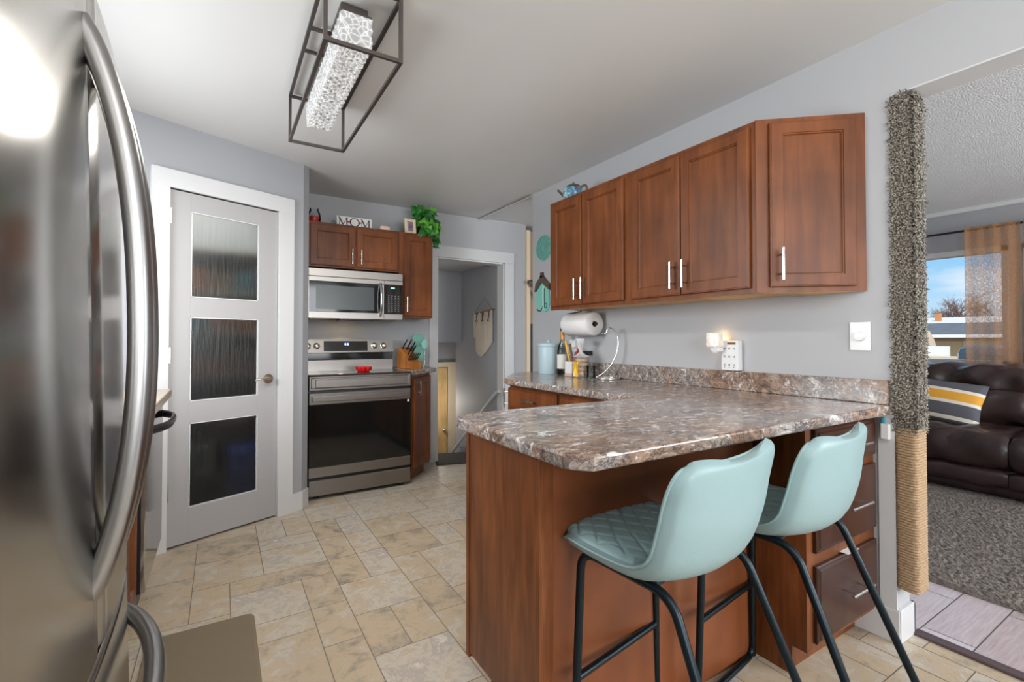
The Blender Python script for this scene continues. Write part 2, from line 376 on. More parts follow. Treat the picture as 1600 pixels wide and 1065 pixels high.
# ================================================================== SETTING
def tiled_floor(name, x0, x1, y0, y1, cell, z, sizes, m, gm, gap, seed):
    rnd = random.Random(seed); nx = int((x1-x0)/cell)+1; ny = int((y1-y0)/cell)+1
    used = [[False]*ny for _ in range(nx)]
    bm = bmesh.new(); lay = bm.faces.layers.float_color.new('shade') if False else None
    quads = []
    for j in range(ny):
        for i in range(nx):
            if used[i][j]: continue
            opts = sizes[:]; rnd.shuffle(opts); opts.append((1, 1))
            for w, h in opts:
                if i+w <= nx and j+h <= ny and all(not used[i+a][j+b] for a in range(w) for b in range(h)): break
            for a in range(w):
                for b in range(h): used[i+a][j+b] = True
            quads.append((x0+i*cell, x0+(i+w)*cell, y0+j*cell, y0+(j+h)*cell, rnd.random()))
    verts = []; faces = []; sh = []
    for a, b, c, d, r in quads:
        k = len(verts); b = min(b, x1); d = min(d, y1)
        if b-a < .004 or d-c < .004: continue
        g = gap; verts += [(a+g, c+g, z), (b-g, c+g, z), (b-g, d-g, z), (a+g, d-g, z)]; faces.append((k, k+1, k+2, k+3)); sh.append(r)
    k = len(verts); verts += [(x0, y0, z-.0012), (x1, y0, z-.0012), (x1, y1, z-.0012), (x0, y1, z-.0012)]; faces.append((k, k+1, k+2, k+3)); sh.append(0)
    k = len(verts); verts += [(x0, y0, z-.1), (x1, y0, z-.1), (x1, y1, z-.1), (x0, y1, z-.1)]; faces.append((k+3, k+2, k+1, k)); sh.append(0)
    me = bpy.data.meshes.new(name); me.from_pydata(verts, [], faces); me.materials.append(m); me.materials.append(gm)
    at = me.attributes.new('shade', 'FLOAT_COLOR', 'CORNER')
    li = 0
    for f, r in zip(me.polygons, sh):
        for _ in f.loop_indices: at.data[li].color = (r, r, r, 1); li += 1
    me.polygons[len(faces)-2].material_index = 1; me.polygons[len(faces)-1].material_index = 1
    o = bpy.data.objects.new(name, me); COL.objects.link(o); o['kind'] = 'structure'; MW[o.name] = Matrix.Identity(4)
    return o
tiled_floor('floor', -.87, 2.42, -2.0, 4.50, .1525, 0, [(3, 2), (3, 3), (2, 2), (3, 2), (2, 1), (2, 2), (1, 2), (3, 1)], tile_m, grout_m, .0019, 5)
# hall floor and living room planks
def planks():
    rnd = random.Random(3); verts = []; faces = []; sh = []
    x0, x1, y0, y1, w = 2.44, 6.1, -2.5, 4.34, .165
    y = y0
    while y < y1:
        ye = min(y+w, y1); xx = x0-rnd.random()*1.2
        while xx < x1:
            xe = min(xx+1.22, x1); xs = max(xx, x0)
            if xe-xs > .02:
                k = len(verts); g = .0022
                verts += [(xs+g, y+g, 0), (xe-g, y+g, 0), (xe-g, ye-g, 0), (xs+g, ye-g, 0)]; faces.append((k, k+1, k+2, k+3)); sh.append(rnd.random())
            xx += 1.22
        y += w
    k = len(verts); verts += [(x0, y0, -.0015), (x1, y0, -.0015), (x1, y1, -.0015), (x0, y1, -.0015)]; faces.append((k, k+1, k+2, k+3)); sh.append(0)
    me = bpy.data.meshes.new('floor_living'); me.from_pydata(verts, [], faces); me.materials.append(plank_m); me.materials.append(groove_m)
    at = me.attributes.new('shade', 'FLOAT_COLOR', 'CORNER'); li = 0
    for f, r in zip(me.polygons, sh):
        for _ in f.loop_indices: at.data[li].color = (r, r, r, 1); li += 1
    me.polygons[len(faces)-1].material_index = 1
    o = bpy.data.objects.new('floor_living', me); COL.objects.link(o); o['kind'] = 'structure'; MW[o.name] = Matrix.Identity(4)
planks()
struct(MB().box(2.405, 2.455, -1.0, .80, 0, .011, .004), 'trim_1', mat('threshold_strip', sr(86, 72, 74), .4))
# kitchen ceiling, hall ceiling, living ceiling
struct(MB().box(-1.0, 2.36, -2.1, 4.45, CZ, CZ+.1), 'ceiling', ceil_m)
struct(MB().box(2.36, 6.3, -2.7, 4.6, CZ+.01, CZ+.11), 'ceiling_living', pop_m)
struct(MB().box(2.27, 2.36, 3.36, 4.345, CZ-.004, CZ+.001), 'ceiling_hall', pop_m)
struct(MB().box(2.262, 2.292, 3.375, 4.344, CZ-.012, CZ, .003), 'trim_2', chrome_m)
# right wall with the wide opening and its header
rw = MB().box(WX, 2.41, .81, 3.372, 0, CZ+.01)
rw.box(WX, 2.41, -1.0, .81, 2.183, CZ+.01).box(WX, 2.41, -2.1, -1.0, 0, CZ+.01)
struct(rw, 'wall_right', wall_m)
struct(MB().box(2.286, 2.412, -1.0, .809, 2.176, 2.1835), 'trim_3', trim_m)
# far wall with the doorway to the stairs
DX0, DX1, DZ = 1.806, 2.57, 2.012
fw = MB().box(-.97, DX0, BY, BY+.12, 0, CZ+.01).box(DX0, DX1, BY, BY+.12, DZ, CZ+.01).box(DX1, 2.852, BY, BY+.12, 0, CZ+.01)
struct(fw, 'wall_back', wall_m)
cs = MB().box(1.722, DX0, BY-.018, BY, 0, DZ, .003).box(1.722, 2.69, BY-.02, BY, DZ, 2.128, .003).box(DX1+.004, 2.69, BY-.018, BY, 0, DZ, .003)
cs.box(DX0-.004, DX0+.012, BY-.004, BY+.124, 0, DZ).box(DX1-.010, DX1+.012, BY-.004, BY+.124, 0, DZ).box(DX0, DX1, BY-.004, BY+.124, DZ-.014, DZ)
struct(cs, 'trim_4', trim_m)
# pantry wall (angled), its return and baseboard
d0, d1, dzt = -.006, .634, 2.07
pwl = MB()
def pslab(mb, s0, s1, z0, z1, t=.1, out=0):
    a, b = pw(s0, out), pw(s1, out); c, d = pw(s1, out-t), pw(s0, out-t)
    mb.prism([a, b, c, d], z0, z1)
pslab(pwl, -.66, d0-.012, 0, CZ+.01); pslab(pwl, d0-.012, d1+.012, dzt, CZ+.01); pslab(pwl, d1+.012, .80, 0, CZ+.01)
c0 = pw(.80); c1 = (.54, 3.715)
pwl.prism([c0, (pw(.816)[0], pw(.816)[1]), c1, (.54, BY), (.47, BY), (.45, 3.74), pw(.80, -.1)], 0, CZ+.01)
struct(pwl, 'wall_pantry', wallg_m)
pc = MB()
pslab(pc, -.096, d0, 0, dzt, .02, .02); pslab(pc, d1, .737, 0, dzt, .02, .02); pslab(pc, -.096, .737, dzt, 2.172, .022, .022)
pslab(pc, d0-.012, d0, 0, dzt, .1, 0); pslab(pc, d1, d1+.012, 0, dzt, .1, 0); pslab(pc, d0, d1, dzt, dzt+.012, .1, 0)
struct(pc, 'trim_5', trim_m)
bb = MB(); pslab(bb, .738, .816, 0, .125, .012, .012)
e = pw(.816, .012); bb.prism([e, (.548, 3.703), (.54, 3.715), pw(.816)], 0, .125)
struct(bb, 'baseboard_left', trim_m)
# pantry door with three rain-glass panes
def pantry_door():
    M = frame((pw(d0+.003)[0], pw(d0+.003)[1], .012), PD); Wd = d1-d0-.006; Hd = 2.052
    b = MB(); gx0, gx1 = .112, .508; bars = [(0, .198), (.706-.012, .832-.012), (1.318, 1.436), (1.942, Hd)]
    th = .036
    for x0, x1 in ((0, gx0), (gx1, Wd)): b.box(x0, x1, 0, th, 0, Hd, .002, M)
    for z0, z1 in bars: b.box(gx0-.001, gx1+.001, 0, th, z0, z1, .002, M)
    o = struct(b, 'door_1', door_m)
    zs = [(.198, .694), (.82, 1.318), (1.436, 1.942)]
    for z0, z1 in zs:
        fr = MB()
        for a in ((gx0, gx0+.006, z0, z1), (gx1-.006, gx1, z0, z1), (gx0, gx1, z0, z0+.006), (gx0, gx1, z1-.006, z1)): fr.box(a[0], a[1], -.001, .012, a[2], a[3], 0, M)
        fr.build('pane_bead', trim_m, o)
        MB().box(gx0+.002, gx1-.002, .014, .020, z0+.002, z1-.002, 0, M).build('glass_pane', rain_m, o)
    h = MB(); p = M @ Vector((.572, 0, .925))
    out = Vector((PD[1], -PD[0], 0)); al = Vector((PD[0], PD[1], 0))
    h.tube([p, p+out*.010], .031, 20); h.tube([p+out*.008, p+out*.045], .011, 12)
    h.tube([p+out*.045, p+out*.05-al*.03+Vector((0, 0, .002)), p+out*.05-al*.07+Vector((0, 0, .004)), p+out*.045-al*.105+Vector((0, 0, -.003))], .0085, 10, .02, r2=.006)
    h.build('lever_handle', mat('nickel_warm', (.66, .60, .52), .2, 1), o)
    for z in (.26, 1.05, 1.85):
        hg = MB(); q = M @ Vector((-.004, -.010, z)); hg.tube([q, q+Vector((0, 0, .09))], .0065, 10)
        for k in range(4): hg.tube([q+Vector((0, 0, .018*(k+.9))), q+Vector((0, 0, .018*(k+.9)+.002))], .0072, 10)
        hg.box(-.002, .008, -.012, 0, z, z+.09, 0, M)
        hg.build('hinge', chrome_m, o)
pantry_door()
def pantry_things():
    t = thing('shelving', 'white pantry shelves dimly seen through the rain glass', 'shelves', (-.2, 4.16, 0))
    sm = mat('melamine', sr(196, 190, 180), .6)
    for z in (.60, .92, 1.235, 1.525, 1.825): MB().box(-.866, .465, 3.97, BY-.002, z, z+.02).build('shelf', sm, t)
    rnd = random.Random(12)
    cols = [sr(120, 50, 44), sr(176, 130, 60), sr(70, 110, 120), sr(110, 84, 60), sr(150, 150, 146), sr(60, 80, 120), sr(150, 90, 60), sr(90, 60, 80)]
    lab = {.62: 'bottom', .94: 'second lowest', 1.255: 'middle', 1.545: 'second highest', 1.845: 'top'}
    for z, hs in ((.62, .2), (.94, .22), (1.255, .2), (1.545, .2)):
        x = -.42; k = 0
        while x < .38:
            w = rnd.uniform(.11, .2); h = rnd.uniform(.6, 1)*hs; c = cols[rnd.randrange(len(cols))]
            b = MB().box(x, x+w-.012, 4.0, 4.2, z+.0003, z+h, .004).box(x+.012, x+w-.024, 3.998, 4.0, z+h*.3, z+h*.7)
            tag(b.build('carton', mat('carton_%d' % (cols.index(c)), c, .6)), 'food carton on the %s pantry shelf behind the glass' % lab[z], 'carton', 'cartons on the %s pantry shelf' % lab[z]); x += w; k += 1
    b = MB(); b.prism([(.05, 3.70), (.33, 3.70), (.34, 3.95), (.04, 3.95)], .001, .44, .01)
    o = b.build('recycling_bin', mat('blue_bin', sr(34, 70, 150), .5)); tag(o, 'blue bin on the pantry floor behind the lowest pane', 'bin')
    b = MB(); b.prism([(-.30, 3.66), (-.03, 3.66), (-.02, 3.95), (-.31, 3.95)], .001, .52, .02)
    tag(b.build('waste_bag', mat('black_bag', sr(30, 32, 32), .4)), 'black bag on the pantry floor left of the blue bin', 'bag')
pantry_things()
# left and near walls (behind the photographer); the near window is added for fill light
lwl = MB().box(-.97, -.87, -2.1, 1.74, 0, CZ+.01).box(-.97, -.87, 2.86, 4.45, 0, CZ+.01).box(-.97, -.87, 1.74, 2.86, 0, 1.10).box(-.97, -.87, 1.74, 2.86, 2.06, CZ+.01)
struct(lwl, 'wall_left', wallg_m)
struct(MB().box(-2.9, -.97, -2.1, 4.5, 2.46, 2.56), 'sun_blocker', trim_m)  # unseen slab added outside to keep sun out of the left window
wl = MB()
for a in ((1.74, 2.86, 1.10, 1.15), (1.74, 2.86, 2.01, 2.06), (1.74, 1.79, 1.10, 2.06), (2.81, 2.86, 1.10, 2.06)): wl.box(-.96, -.865, a[0], a[1], a[2], a[3])
struct(wl, 'window_4', trim_m)
nw = MB().box(-.97, -.5, -2.1, -2.0, 0, CZ+.01).box(2.0, 2.41, -2.1, -2.0, 0, CZ+.01).box(-.5, 2.0, -2.1, -2.0, 0, .8).box(-.5, 2.0, -2.1, -2.0, 2.3, CZ+.01)
struct(nw, 'wall_near', wall_m)
wn = MB()
for a in ((-.5, 2.0, .8, .86), (-.5, 2.0, 2.24, 2.3), (-.5, -.44, .8, 2.3), (1.94, 2.0, .8, 2.3), (.73, .79, .8, 2.3)): wn.box(a[0], a[1], -2.08, -2.0, a[2], a[3])
struct(wn, 'fill_window', trim_m)  # unseen frame added around the kitchen fill opening
lw = MB().box(2.41, 3.4, -2.6, -2.5, 0, CZ+.02).box(5.8, 6.25, -2.6, -2.5, 0, CZ+.02).box(3.4, 5.8, -2.6, -2.5, 0, .75).box(3.4, 5.8, -2.6, -2.5, 2.25, CZ+.02)
struct(lw, 'wall_living_near', wallg_m)  # wall with an unseen opening added for the living-room fill
struct(MB().box(2.30, 2.41, -2.6, -2.1, 0, CZ+.02), 'wall_living_left', wallg_m)
struct(MB().box(2.85, 6.25, 4.6, 4.7, 0, CZ+.02), 'wall_living_far', wallg_m)
# living-room window wall: two openings
LX = 6.1
WZ0, WZ1 = .95, 2.06
ww = MB().box(LX, LX+.14, -2.6, 4.7, 0, WZ0).box(LX, LX+.14, -2.6, 4.7, WZ1, CZ+.02)
for a, b in ((-2.6, -.5), (1.19, 1.285), (1.955, 4.7)): ww.box(LX, LX+.14, a, b, WZ0, WZ1)
struct(ww, 'wall_window', wallg_m)
for nme, a, b in (('window_1', 1.285, 1.955), ('window_2', -.5, 1.19)):
    f = MB().box(LX-.012, LX+.12, a-.0, a+.045, WZ0, WZ1).box(LX-.012, LX+.12, b-.045, b, WZ0, WZ1).box(LX-.012, LX+.12, a, b, WZ0, WZ0+.05).box(LX-.012, LX+.12, a, b, WZ1-.05, WZ1)
    o = struct(f, nme, trim_m)
    MB().box(LX+.06, LX+.066, a+.04, b-.04, WZ0+.04, WZ1-.04).build('window_pane', pane_m, o)
struct(MB().box(LX-.05, LX, -2.5, 4.3, CZ-.035, CZ+.012, .01), 'trim_6', trim_m)
# wall end: white corner trim and tall base block
struct(MB().box(WX-.012, 2.425, .795, .812, 0, .13, .003).box(WX-.014, WX, .795, .99, 0, .13, .003).box(2.41, 2.425, .795, .99, 0, .13, .003), 'baseboard_right', trim_m)
struct(MB().box(WX-.006, WX, .806, .862, .13, .90), 'trim_7', trim_m)
# stairwell beyond the doorway
sw = MB().box(2.60, 2.85, BY+.12, 5.62, -1.3, CZ)                       # right wall
struct(sw, 'wall_stair_right', wallg_m)
struct(MB().box(1.2, 2.6, BY+.12, 5.5, 2.06, 2.12), 'ceiling_stair', ceil_m)
struct(MB().box(1.1, 2.6, 5.45, 5.57, 1.16, 2.06), 'wall_stair_bulkhead', wallg_m)
struct(MB().box(1.1, 3.3, 6.3, 6.4, -1.3, 2.06).box(3.2, 3.3, 5.6, 6.3, -1.3, 2.06).box(2.86, 3.3, 5.5, 5.62, -1.3, 2.06).box(2.93, 3.0, 5.62, 6.3, -1.3, 2.06), 'wall_stair_far', wallg_m)
struct(MB().box(1.1, 3.3, 5.57, 6.3, 1.9, 2.06), 'ceiling_landing', ceil_m)
struct(MB().box(1.1, 1.2, BY+.12, 6.4, -1.3, 2.1), 'wall_stair_left', wallg_m)
st = MB()
for k in range(6): st.box(1.2, 2.6, 4.52+.18*k, 5.7, -.2*(k+1)-.03, -.2*k-.2 + .0) if k else None
struct(st, 'stairs', mat('dark_tread', sr(64, 54, 50), .6))
struct(MB().box(1.1, 3.3, 5.5, 6.35, -1.36, -1.3), 'floor_landing', mat('landing_floor', sr(90, 80, 74), .6))
d2 = MB().box(1.95, 2.77, 6.27, 6.298, -1.28, .79, .003)
o = struct(d2, 'door_2', oak_m)
k = MB(); k.lathe([(0, 0), (.012, 0), (.012, .02), (.026, .03), (.026, .045), (.012, .055), (0, .056)], (0, 0, 0), 14, Matrix.Translation((2.71, 6.27, -.09)) @ Matrix.Rotation(pi/2, 4, 'X')); k.build('door_knob', chrome_m, o)
struct(MB().box(2.78, 2.90, 6.27, 6.3, -1.3, .80).box(1.85, 1.94, 6.27, 6.3, -1.3, .80).box(1.85, 2.98, 6.265, 6.3, .80, .87), 'trim_8', mat('pale_casing', sr(226, 210, 184), .5))
light('POINT', 'landing_lamp', (2.35, 5.90, .35), 8, (1, .94, .84), size=.12)
light('POINT', 'pantry_fill', (-.15, 3.78, 2.36), 13, (1, .97, .92), size=.06)  # added fill inside the pantry to brighten the view through the panes
light('POINT', 'stair_lamp', (1.6, 4.9, 1.9), 1.5, (1, .95, .9), size=.1)  # point light in the stairwell, no fixture modelled
hr = thing('stair_handrail', 'white wooden handrail sloping down the stairwell wall', 'handrail', (2.55, 4.45, .6))
MB().tube([(2.552, 4.40, .64), (2.552, 4.47, .62), (2.552, 5.62, -.26)], .020, 12, .03).build('rail', trim_m, hr)
for y, z in ((4.75, .37), (5.4, -.13)): MB().tube([(2.599, y, z-.03), (2.56, y, z-.03), (2.552, y, z+.015)], .007, 8, .015).build('bracket', chrome_m, hr)
# hall glimpsed past the wall end
struct(MB().box(2.852, 2.90, BY-.02, BY+.12, 0, 2.40, .003), 'trim_9', mat('cream_jamb', sr(232, 212, 180), .5))
tag(MB().box(2.905, 3.2, 4.40, 4.5, 1.37, 2.39).build('wood_panel', mat('tan_panel', sr(176, 144, 108), .55)), 'tan wood panel in the hall behind the dark low cabinet', 'panel')
tag(MB().box(2.905, 3.5, 4.38, 4.59, 0, 1.36, .004).build('hall_cabinet', mat('espresso', sr(40, 32, 28), .5)), 'dark low cabinet glimpsed in the hall past the wall end', 'cabinet')
hb = thing('hall_handrail', 'brown slanted handrail in front of the tan hall panel', 'handrail', (2.9, 4.3, 1.78))
MB().tube([(2.852, 4.29, 1.835), (3.10, 4.29, 1.60)], .019, 10).build('rail', mat('walnut_rail', sr(96, 78, 64), .5), hb)
MB().tube([(2.93, 4.398, 1.84), (2.925, 4.32, 1.85), (2.925, 4.29, 1.77)], .011, 8, .03).build('bracket', mat('walnut_rail', sr(96, 78, 64), .5), hb)

# ================================================================== CABINETS
DOOR_R = [(0, 0), (0, .014), (.002, .0165), (.005, .0165), (.007, .019), (.049, .019), (.0500, .0150), (.0545, .0150), (.0580, .0085), (.0600, .0085), (.0605, .0075)]
SLAB_R = [(0, 0), (0, .012), (.005, .015), (.010, .015), (.016, .020), (.02, .020)]
def bar_pull(M, x, z, L, vertical, parent, proj=.034):
    h = MB(); h.T = M
    dv = Vector((0, 0, 1)) if vertical else Vector((1, 0, 0)); c = Vector((x, -.019-proj, z))
    h.tube([c-dv*L/2, c+dv*L/2], .0058, 12)
    for sgn in (-1, 1):
        q = c+dv*sgn*L*.30; h.tube([q, Vector((q.x, -.018, q.z))], .0042, 8)
    return h.build('handle', chrome_m, parent)
def cab_door(M, x0, x1, z0, z1, parent, hx=None, hz=None, hl=.13, m=None, vert=True, R=DOOR_R, name='door', proj=.034):
    d = MB(); d.T = M; d.rings(x1-x0, z1-z0, R, Matrix.Translation((x0, 0, z0)))
    o = d.build(name, m or wood_m, parent)
    if hx is not None: bar_pull(M, hx, hz, hl, vert, o, proj)
    return o
UZ0, UZ1 = 1.40, 2.146
# --- wall cabinets over the worktop
UX = 1.964
def wall_cab(label, ya, yb, doors, pulls):
    t = thing('wall_cabinet', label, 'cabinet', (2.12, (ya+yb)/2, UZ0))
    b = MB().box(UX, WX-.001, yb, ya, UZ0+.012, UZ1, 0)
    b.build('carcass', [wood_m], t)
    fr = MB().box(UX-.0005, UX+.018, yb, ya, UZ0, UZ1); fr.build('face_frame', wood_m, t)
    MB().box(UX+.02, WX-.002, yb+.001, ya-.001, UZ0+.007, UZ0+.0118).build('underside', maple_m, t)
    M = frame((UX, 0, 0), (0, -1))     # local x = -Y, front = -X
    for (y0, y1), hy in zip(doors, pulls): cab_door(M, -y0, -y1, UZ0+.022, UZ1-.022, t, -hy, UZ0+.12, .135)
    return t
wall_cab('cherry double-door wall cabinet above the paper towel roll', 2.675, 1.936, [(2.648, 2.325), (2.318, 1.957)], [2.357, 2.289])
wall_cab('cherry double-door wall cabinet beside the angled end cabinet', 1.935, 1.178, [(1.893, 1.566), (1.560, 1.203)], [1.600, 1.527])
def end_cab():
    a, b = Vector((1.958, 1.177, 0)), Vector((2.284, .897, 0)); d = (b-a).normalized(); L = (b-a).length
    t = thing('corner_wall_cabinet', 'cherry angled single-door wall cabinet at the end nearest the doorway', 'cabinet', (2.15, 1.1, UZ0))
    MB().prism([(a.x, a.y), (b.x, b.y), (WX-.001, 1.177)], UZ0+.004, UZ1).build('carcass', wood_m, t)
    M = frame((a.x, a.y, 0), (d.x, d.y))
    f = MB(); f.T = M; f.box(0.001, L-.002, -.002, .003, UZ0, UZ1); f.build('face_frame', wood_m, t)
    cab_door(M @ Matrix.Translation((0, -.002, 0)), .052, L-.042, UZ0+.022, UZ1-.022, t, .088, UZ0+.115, .135)
    MB().prism([(a.x+.03, a.y-.008), (b.x-.012, b.y+.018), (WX-.012, 1.17)], UZ0-.001, UZ0+.0035).build('underside', maple_m, t)
end_cab()
# --- cabinets around the cooker
def stove_cabs():
    FY = 3.985; X0, X1, X2 = .578, 1.302, 1.612; z0, z1, zn = 1.776, 2.132, 1.386
    M = frame((0, FY, 0), (1, 0))
    t = thing('wall_cabinet', 'cherry two-door wall cabinet directly above the microwave', 'cabinet', ((X0+X1)/2, 4.16, z0))
    MB().box(X0, X1, FY, BY-.001, z0, z1).build('carcass', wood_m, t)
    m = (X0+X1)/2
    cab_door(M, X0+.008, m-.006, z0+.012, z1-.018, t, m-.036, z0+.095, .12)
    cab_door(M, m+.006, X1-.012, z0+.012, z1-.018, t, m+.036, z0+.095, .12)
    t = thing('wall_cabinet', 'tall narrow cherry wall cabinet to the right of the microwave', 'cabinet', ((X1+X2)/2, 4.16, zn))
    MB().box(X1+.001, X2, FY, BY-.001, zn, z1).build('carcass', wood_m, t)
    cab_door(M, X1+.044, X2-.010, zn+.014, z1-.018, t, X1+.062, zn+.115, .13)
stove_cabs()
# --- angled base cabinet and worktop right of the cooker
def stove_base():
    t = thing('base_cabinet', 'narrow angled cherry base cabinet right of the cooker', 'cabinet', (1.5, 4.05, 0))
    MB().prism([(1.352, 3.80), (1.622, 4.07), (1.622, BY-.001), (1.352, BY-.001)], .10, .897).build('carcass', wood_m, t)
    MB().prism([(1.36, 3.885), (1.58, 4.105), (1.58, BY-.002), (1.36, BY-.002)], 0, .10).build('toe_kick', wood_m, t)
    L = .27*sqrt(2); M = frame((1.352, 3.80, 0), (1, 1))
    cab_door(M, .03, L-.012, .118, .872, t, .075, .79, .13)
    c = thing('worktop', 'small stone-look worktop under the knife block', 'countertop', (1.5, 4.1, .9))
    MB().prism([(1.349, 3.752), (1.69, 4.075), (1.70, 4.10), (1.70, BY-.001), (1.349, BY-.001)], .899, TOP, .006).build('slab', stone_m, c)
stove_base()
# --- left run: base cabinet, dishwasher, worktop
def left_run():
    t = thing('base_cabinet', 'cherry base cabinet between the fridge and the dishwasher', 'cabinet', (-.56, 1.99, 0))
    MB().box(-.868, -.29, 1.63, 2.352, .19, .905).build('carcass', wood_m, t)
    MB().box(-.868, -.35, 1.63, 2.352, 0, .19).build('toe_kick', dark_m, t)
    M = frame((-.29, 1.64, 0), (0, 1))
    cab_door(M, .0, .70, .20, .72, t, .05, .66, .13)
    cab_door(M, .0, .70, .735, .89, t, .35, .81, .13, name='drawer', vert=False, R=SLAB_R)
    d = thing('dishwasher', 'stainless dishwasher beside the pantry door with a dark bow handle', 'dishwasher', (-.55, 2.66, 0))
    MB().box(-.868, -.285, 2.356, 2.975, .10, .898).build('tub', black_m, d)
    o = MB().box(-.285, -.248, 2.358, 2.972, .20, .893, .004).build('door', [mat('slate_steel', (.50, .48, .46), .13, 1)], d)
    MB().box(-.283, -.262, 2.3555, 2.3595, .20, .89).build('door_edge', black_m, o)
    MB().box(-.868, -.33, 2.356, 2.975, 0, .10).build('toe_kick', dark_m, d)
    h = MB(); zz = .83; P = []
    for k in range(21):
        u = k/20; y = 2.40+.53*u; P.append((-.248+.062*(1-abs(2*u-1)**3.2), y, zz))
    P = [(-.249, 2.40, zz)]+P[1:-1]+[(-.249, 2.93, zz)]
    h.tube(P, .018, 12, sy=.6, up=(0, 0, 1)); h.build('handle', mat('slate_handle', sr(58, 56, 54), .35, .7), d)
    MB().box(-.198, -.184, 2.60, 2.625, .815, .845).build('tag', white_m, d)
    c = thing('worktop', 'light stone-look worktop over the dishwasher on the left', 'countertop', (-.55, 2.3, .9))
    MB().box(-.869, -.213, 1.63, 2.99, .907, .945, .006).build('slab', mat('pale_stone', sr(150, 136, 120), .3, noise=(40, .25)), c)
left_run()
# --- right run under the wall cabinets
def right_base():
    t = thing('base_cabinet', 'cherry drawer base cabinet under the far worktop by the wall', 'cabinet', (1.97, 2.1, 0))
    MB().prism([(1.66, 1.53), (1.66, 2.722), (1.97, 3.06), (2.28, 3.06), (2.28, 1.53)], .10, .897).build('carcass', wood_m, t)
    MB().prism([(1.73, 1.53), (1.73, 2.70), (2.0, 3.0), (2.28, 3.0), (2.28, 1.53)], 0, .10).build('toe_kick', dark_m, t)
    M = frame((1.66, 0, 0), (0, -1))
    for a, b in ((2.705, 2.185), (2.155, 1.56)):
        cab_door(M, -a, -b, .745, .880, t, -(a+b)/2, .815, .13, name='drawer', vert=False, R=SLAB_R)
        cab_door(M, -a, -(a+b)/2-.003, .12, .725, t, -(a+b)/2-.04, .65, .13); cab_door(M, -(a+b)/2+.003, -b, .12, .725, t, -(a+b)/2+.04, .65, .13)
    a = Vector((1.97, 3.06)); b = Vector((1.66, 2.722)); d = b-a
    M2 = frame((a.x, a.y, 0), (d.x, d.y)); L = d.length
    cab_door(M2, .02, L-.02, .12, .872, t, L-.05, .80, .13)
right_base()
def peninsula():
    X0, Y0, Y1 = .742, 1.068, 1.50
    t = thing('peninsula_cabinet', 'cherry peninsula base with plain back panel behind the stools', 'cabinet', (1.2, 1.28, 0))
    MB().box(X0+.012, 1.70, Y0+.008, Y1, .115, .898).build('carcass', lam_m, t)
    MB().box(X0+.07, 1.70, Y0+.06, Y1-.06, 0, .115).build('toe_kick', lam_m, t)
    e = MB().box(X0, X0+.014, Y0-.001, Y1+.004, .115, .899); e.box(X0+.055, X0+.069, Y0+.05, Y1-.07, 0, .115); e.build('end_panel', lam_m, t)
    MB().box(X0-.004, X0+.022, Y1-.014, Y1+.008, .10, .899, .002).build('corner_trim', lam_m, t)
    MB().box(X0-.004, X0+.010, Y0-.008, Y0+.010, .0, .899, .002).box(X0+.008, X0+.045, Y0-.008, Y0+.002, 0, .899, .002).build('corner_trim', lam_m, t)
    MB().box(X0+.045, 1.744, Y0, Y0+.008, .004, .899).build('back_panel', back_m, t)
    # drawer unit at the wall end
    u = thing('drawer_cabinet', 'cherry three-drawer base cabinet under the worktop by the carpeted post', 'cabinet', (2.0, 1.0, 0))
    MB().box(1.75, 2.279, .880, 1.48, .105, .898).build('carcass', wood_m, u)
    MB().box(1.752, 1.756, .895, 1.062, .105, .898).box(1.748, 1.7515, .878, 1.066, .105, .898).build('side_panel', lam_m, u)
    MB().box(1.762, 2.27, .95, 1.48, 0, .105).box(1.75, 1.762, .93, 1.066, 0, .105).build('toe_kick', lam_m, u)
    M = frame((0, .880, 0), (1, 0))
    for z0, z1, hz in ((.735, .878, .81), (.442, .700, .585), (.125, .395, .275)):
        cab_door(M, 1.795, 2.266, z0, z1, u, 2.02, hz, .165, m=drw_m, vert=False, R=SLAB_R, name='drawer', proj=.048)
    tag(MB().box(1.99, 2.08, .852, .90, .400, .4015, 0).build('paper_slip', white_m), 'white paper slip poking out above the bottom drawer', 'paper')
    c = thing('worktop', 'L-shaped brown and grey stone-look worktop with backsplash', 'countertop', (1.6, 1.8, .9))
    xl, yf, yb = .672, .812, 1.52; ch = .045
    pts = [(xl+ch, yf), (2.30, yf), (2.30, .806), (WX-.001, .812), (WX-.001, 3.19), (1.99, 3.17), (1.625, 2.745), (1.605, 2.68), (1.605, yb)]
    pts = [(xl+ch, yf), (WX-.002, yf), (WX-.002, 3.19), (2.02, 3.19), (1.96, 3.16), (1.625, 2.745), (1.605, 2.68), (1.605, yb), (xl+.10, yb), (xl+.05, yb-.012), (xl+.014, yb-.045), (xl, yb-.09), (xl, yf+ch*1.1)]
    MB().prism(pts, .900, TOP, .0075).build('slab', stone_m, c)
    MB().box(WX-.020, WX-.0015, .822, 3.12, TOP, TOP+.098, .004).build('backsplash', stone_m, c)
peninsula()

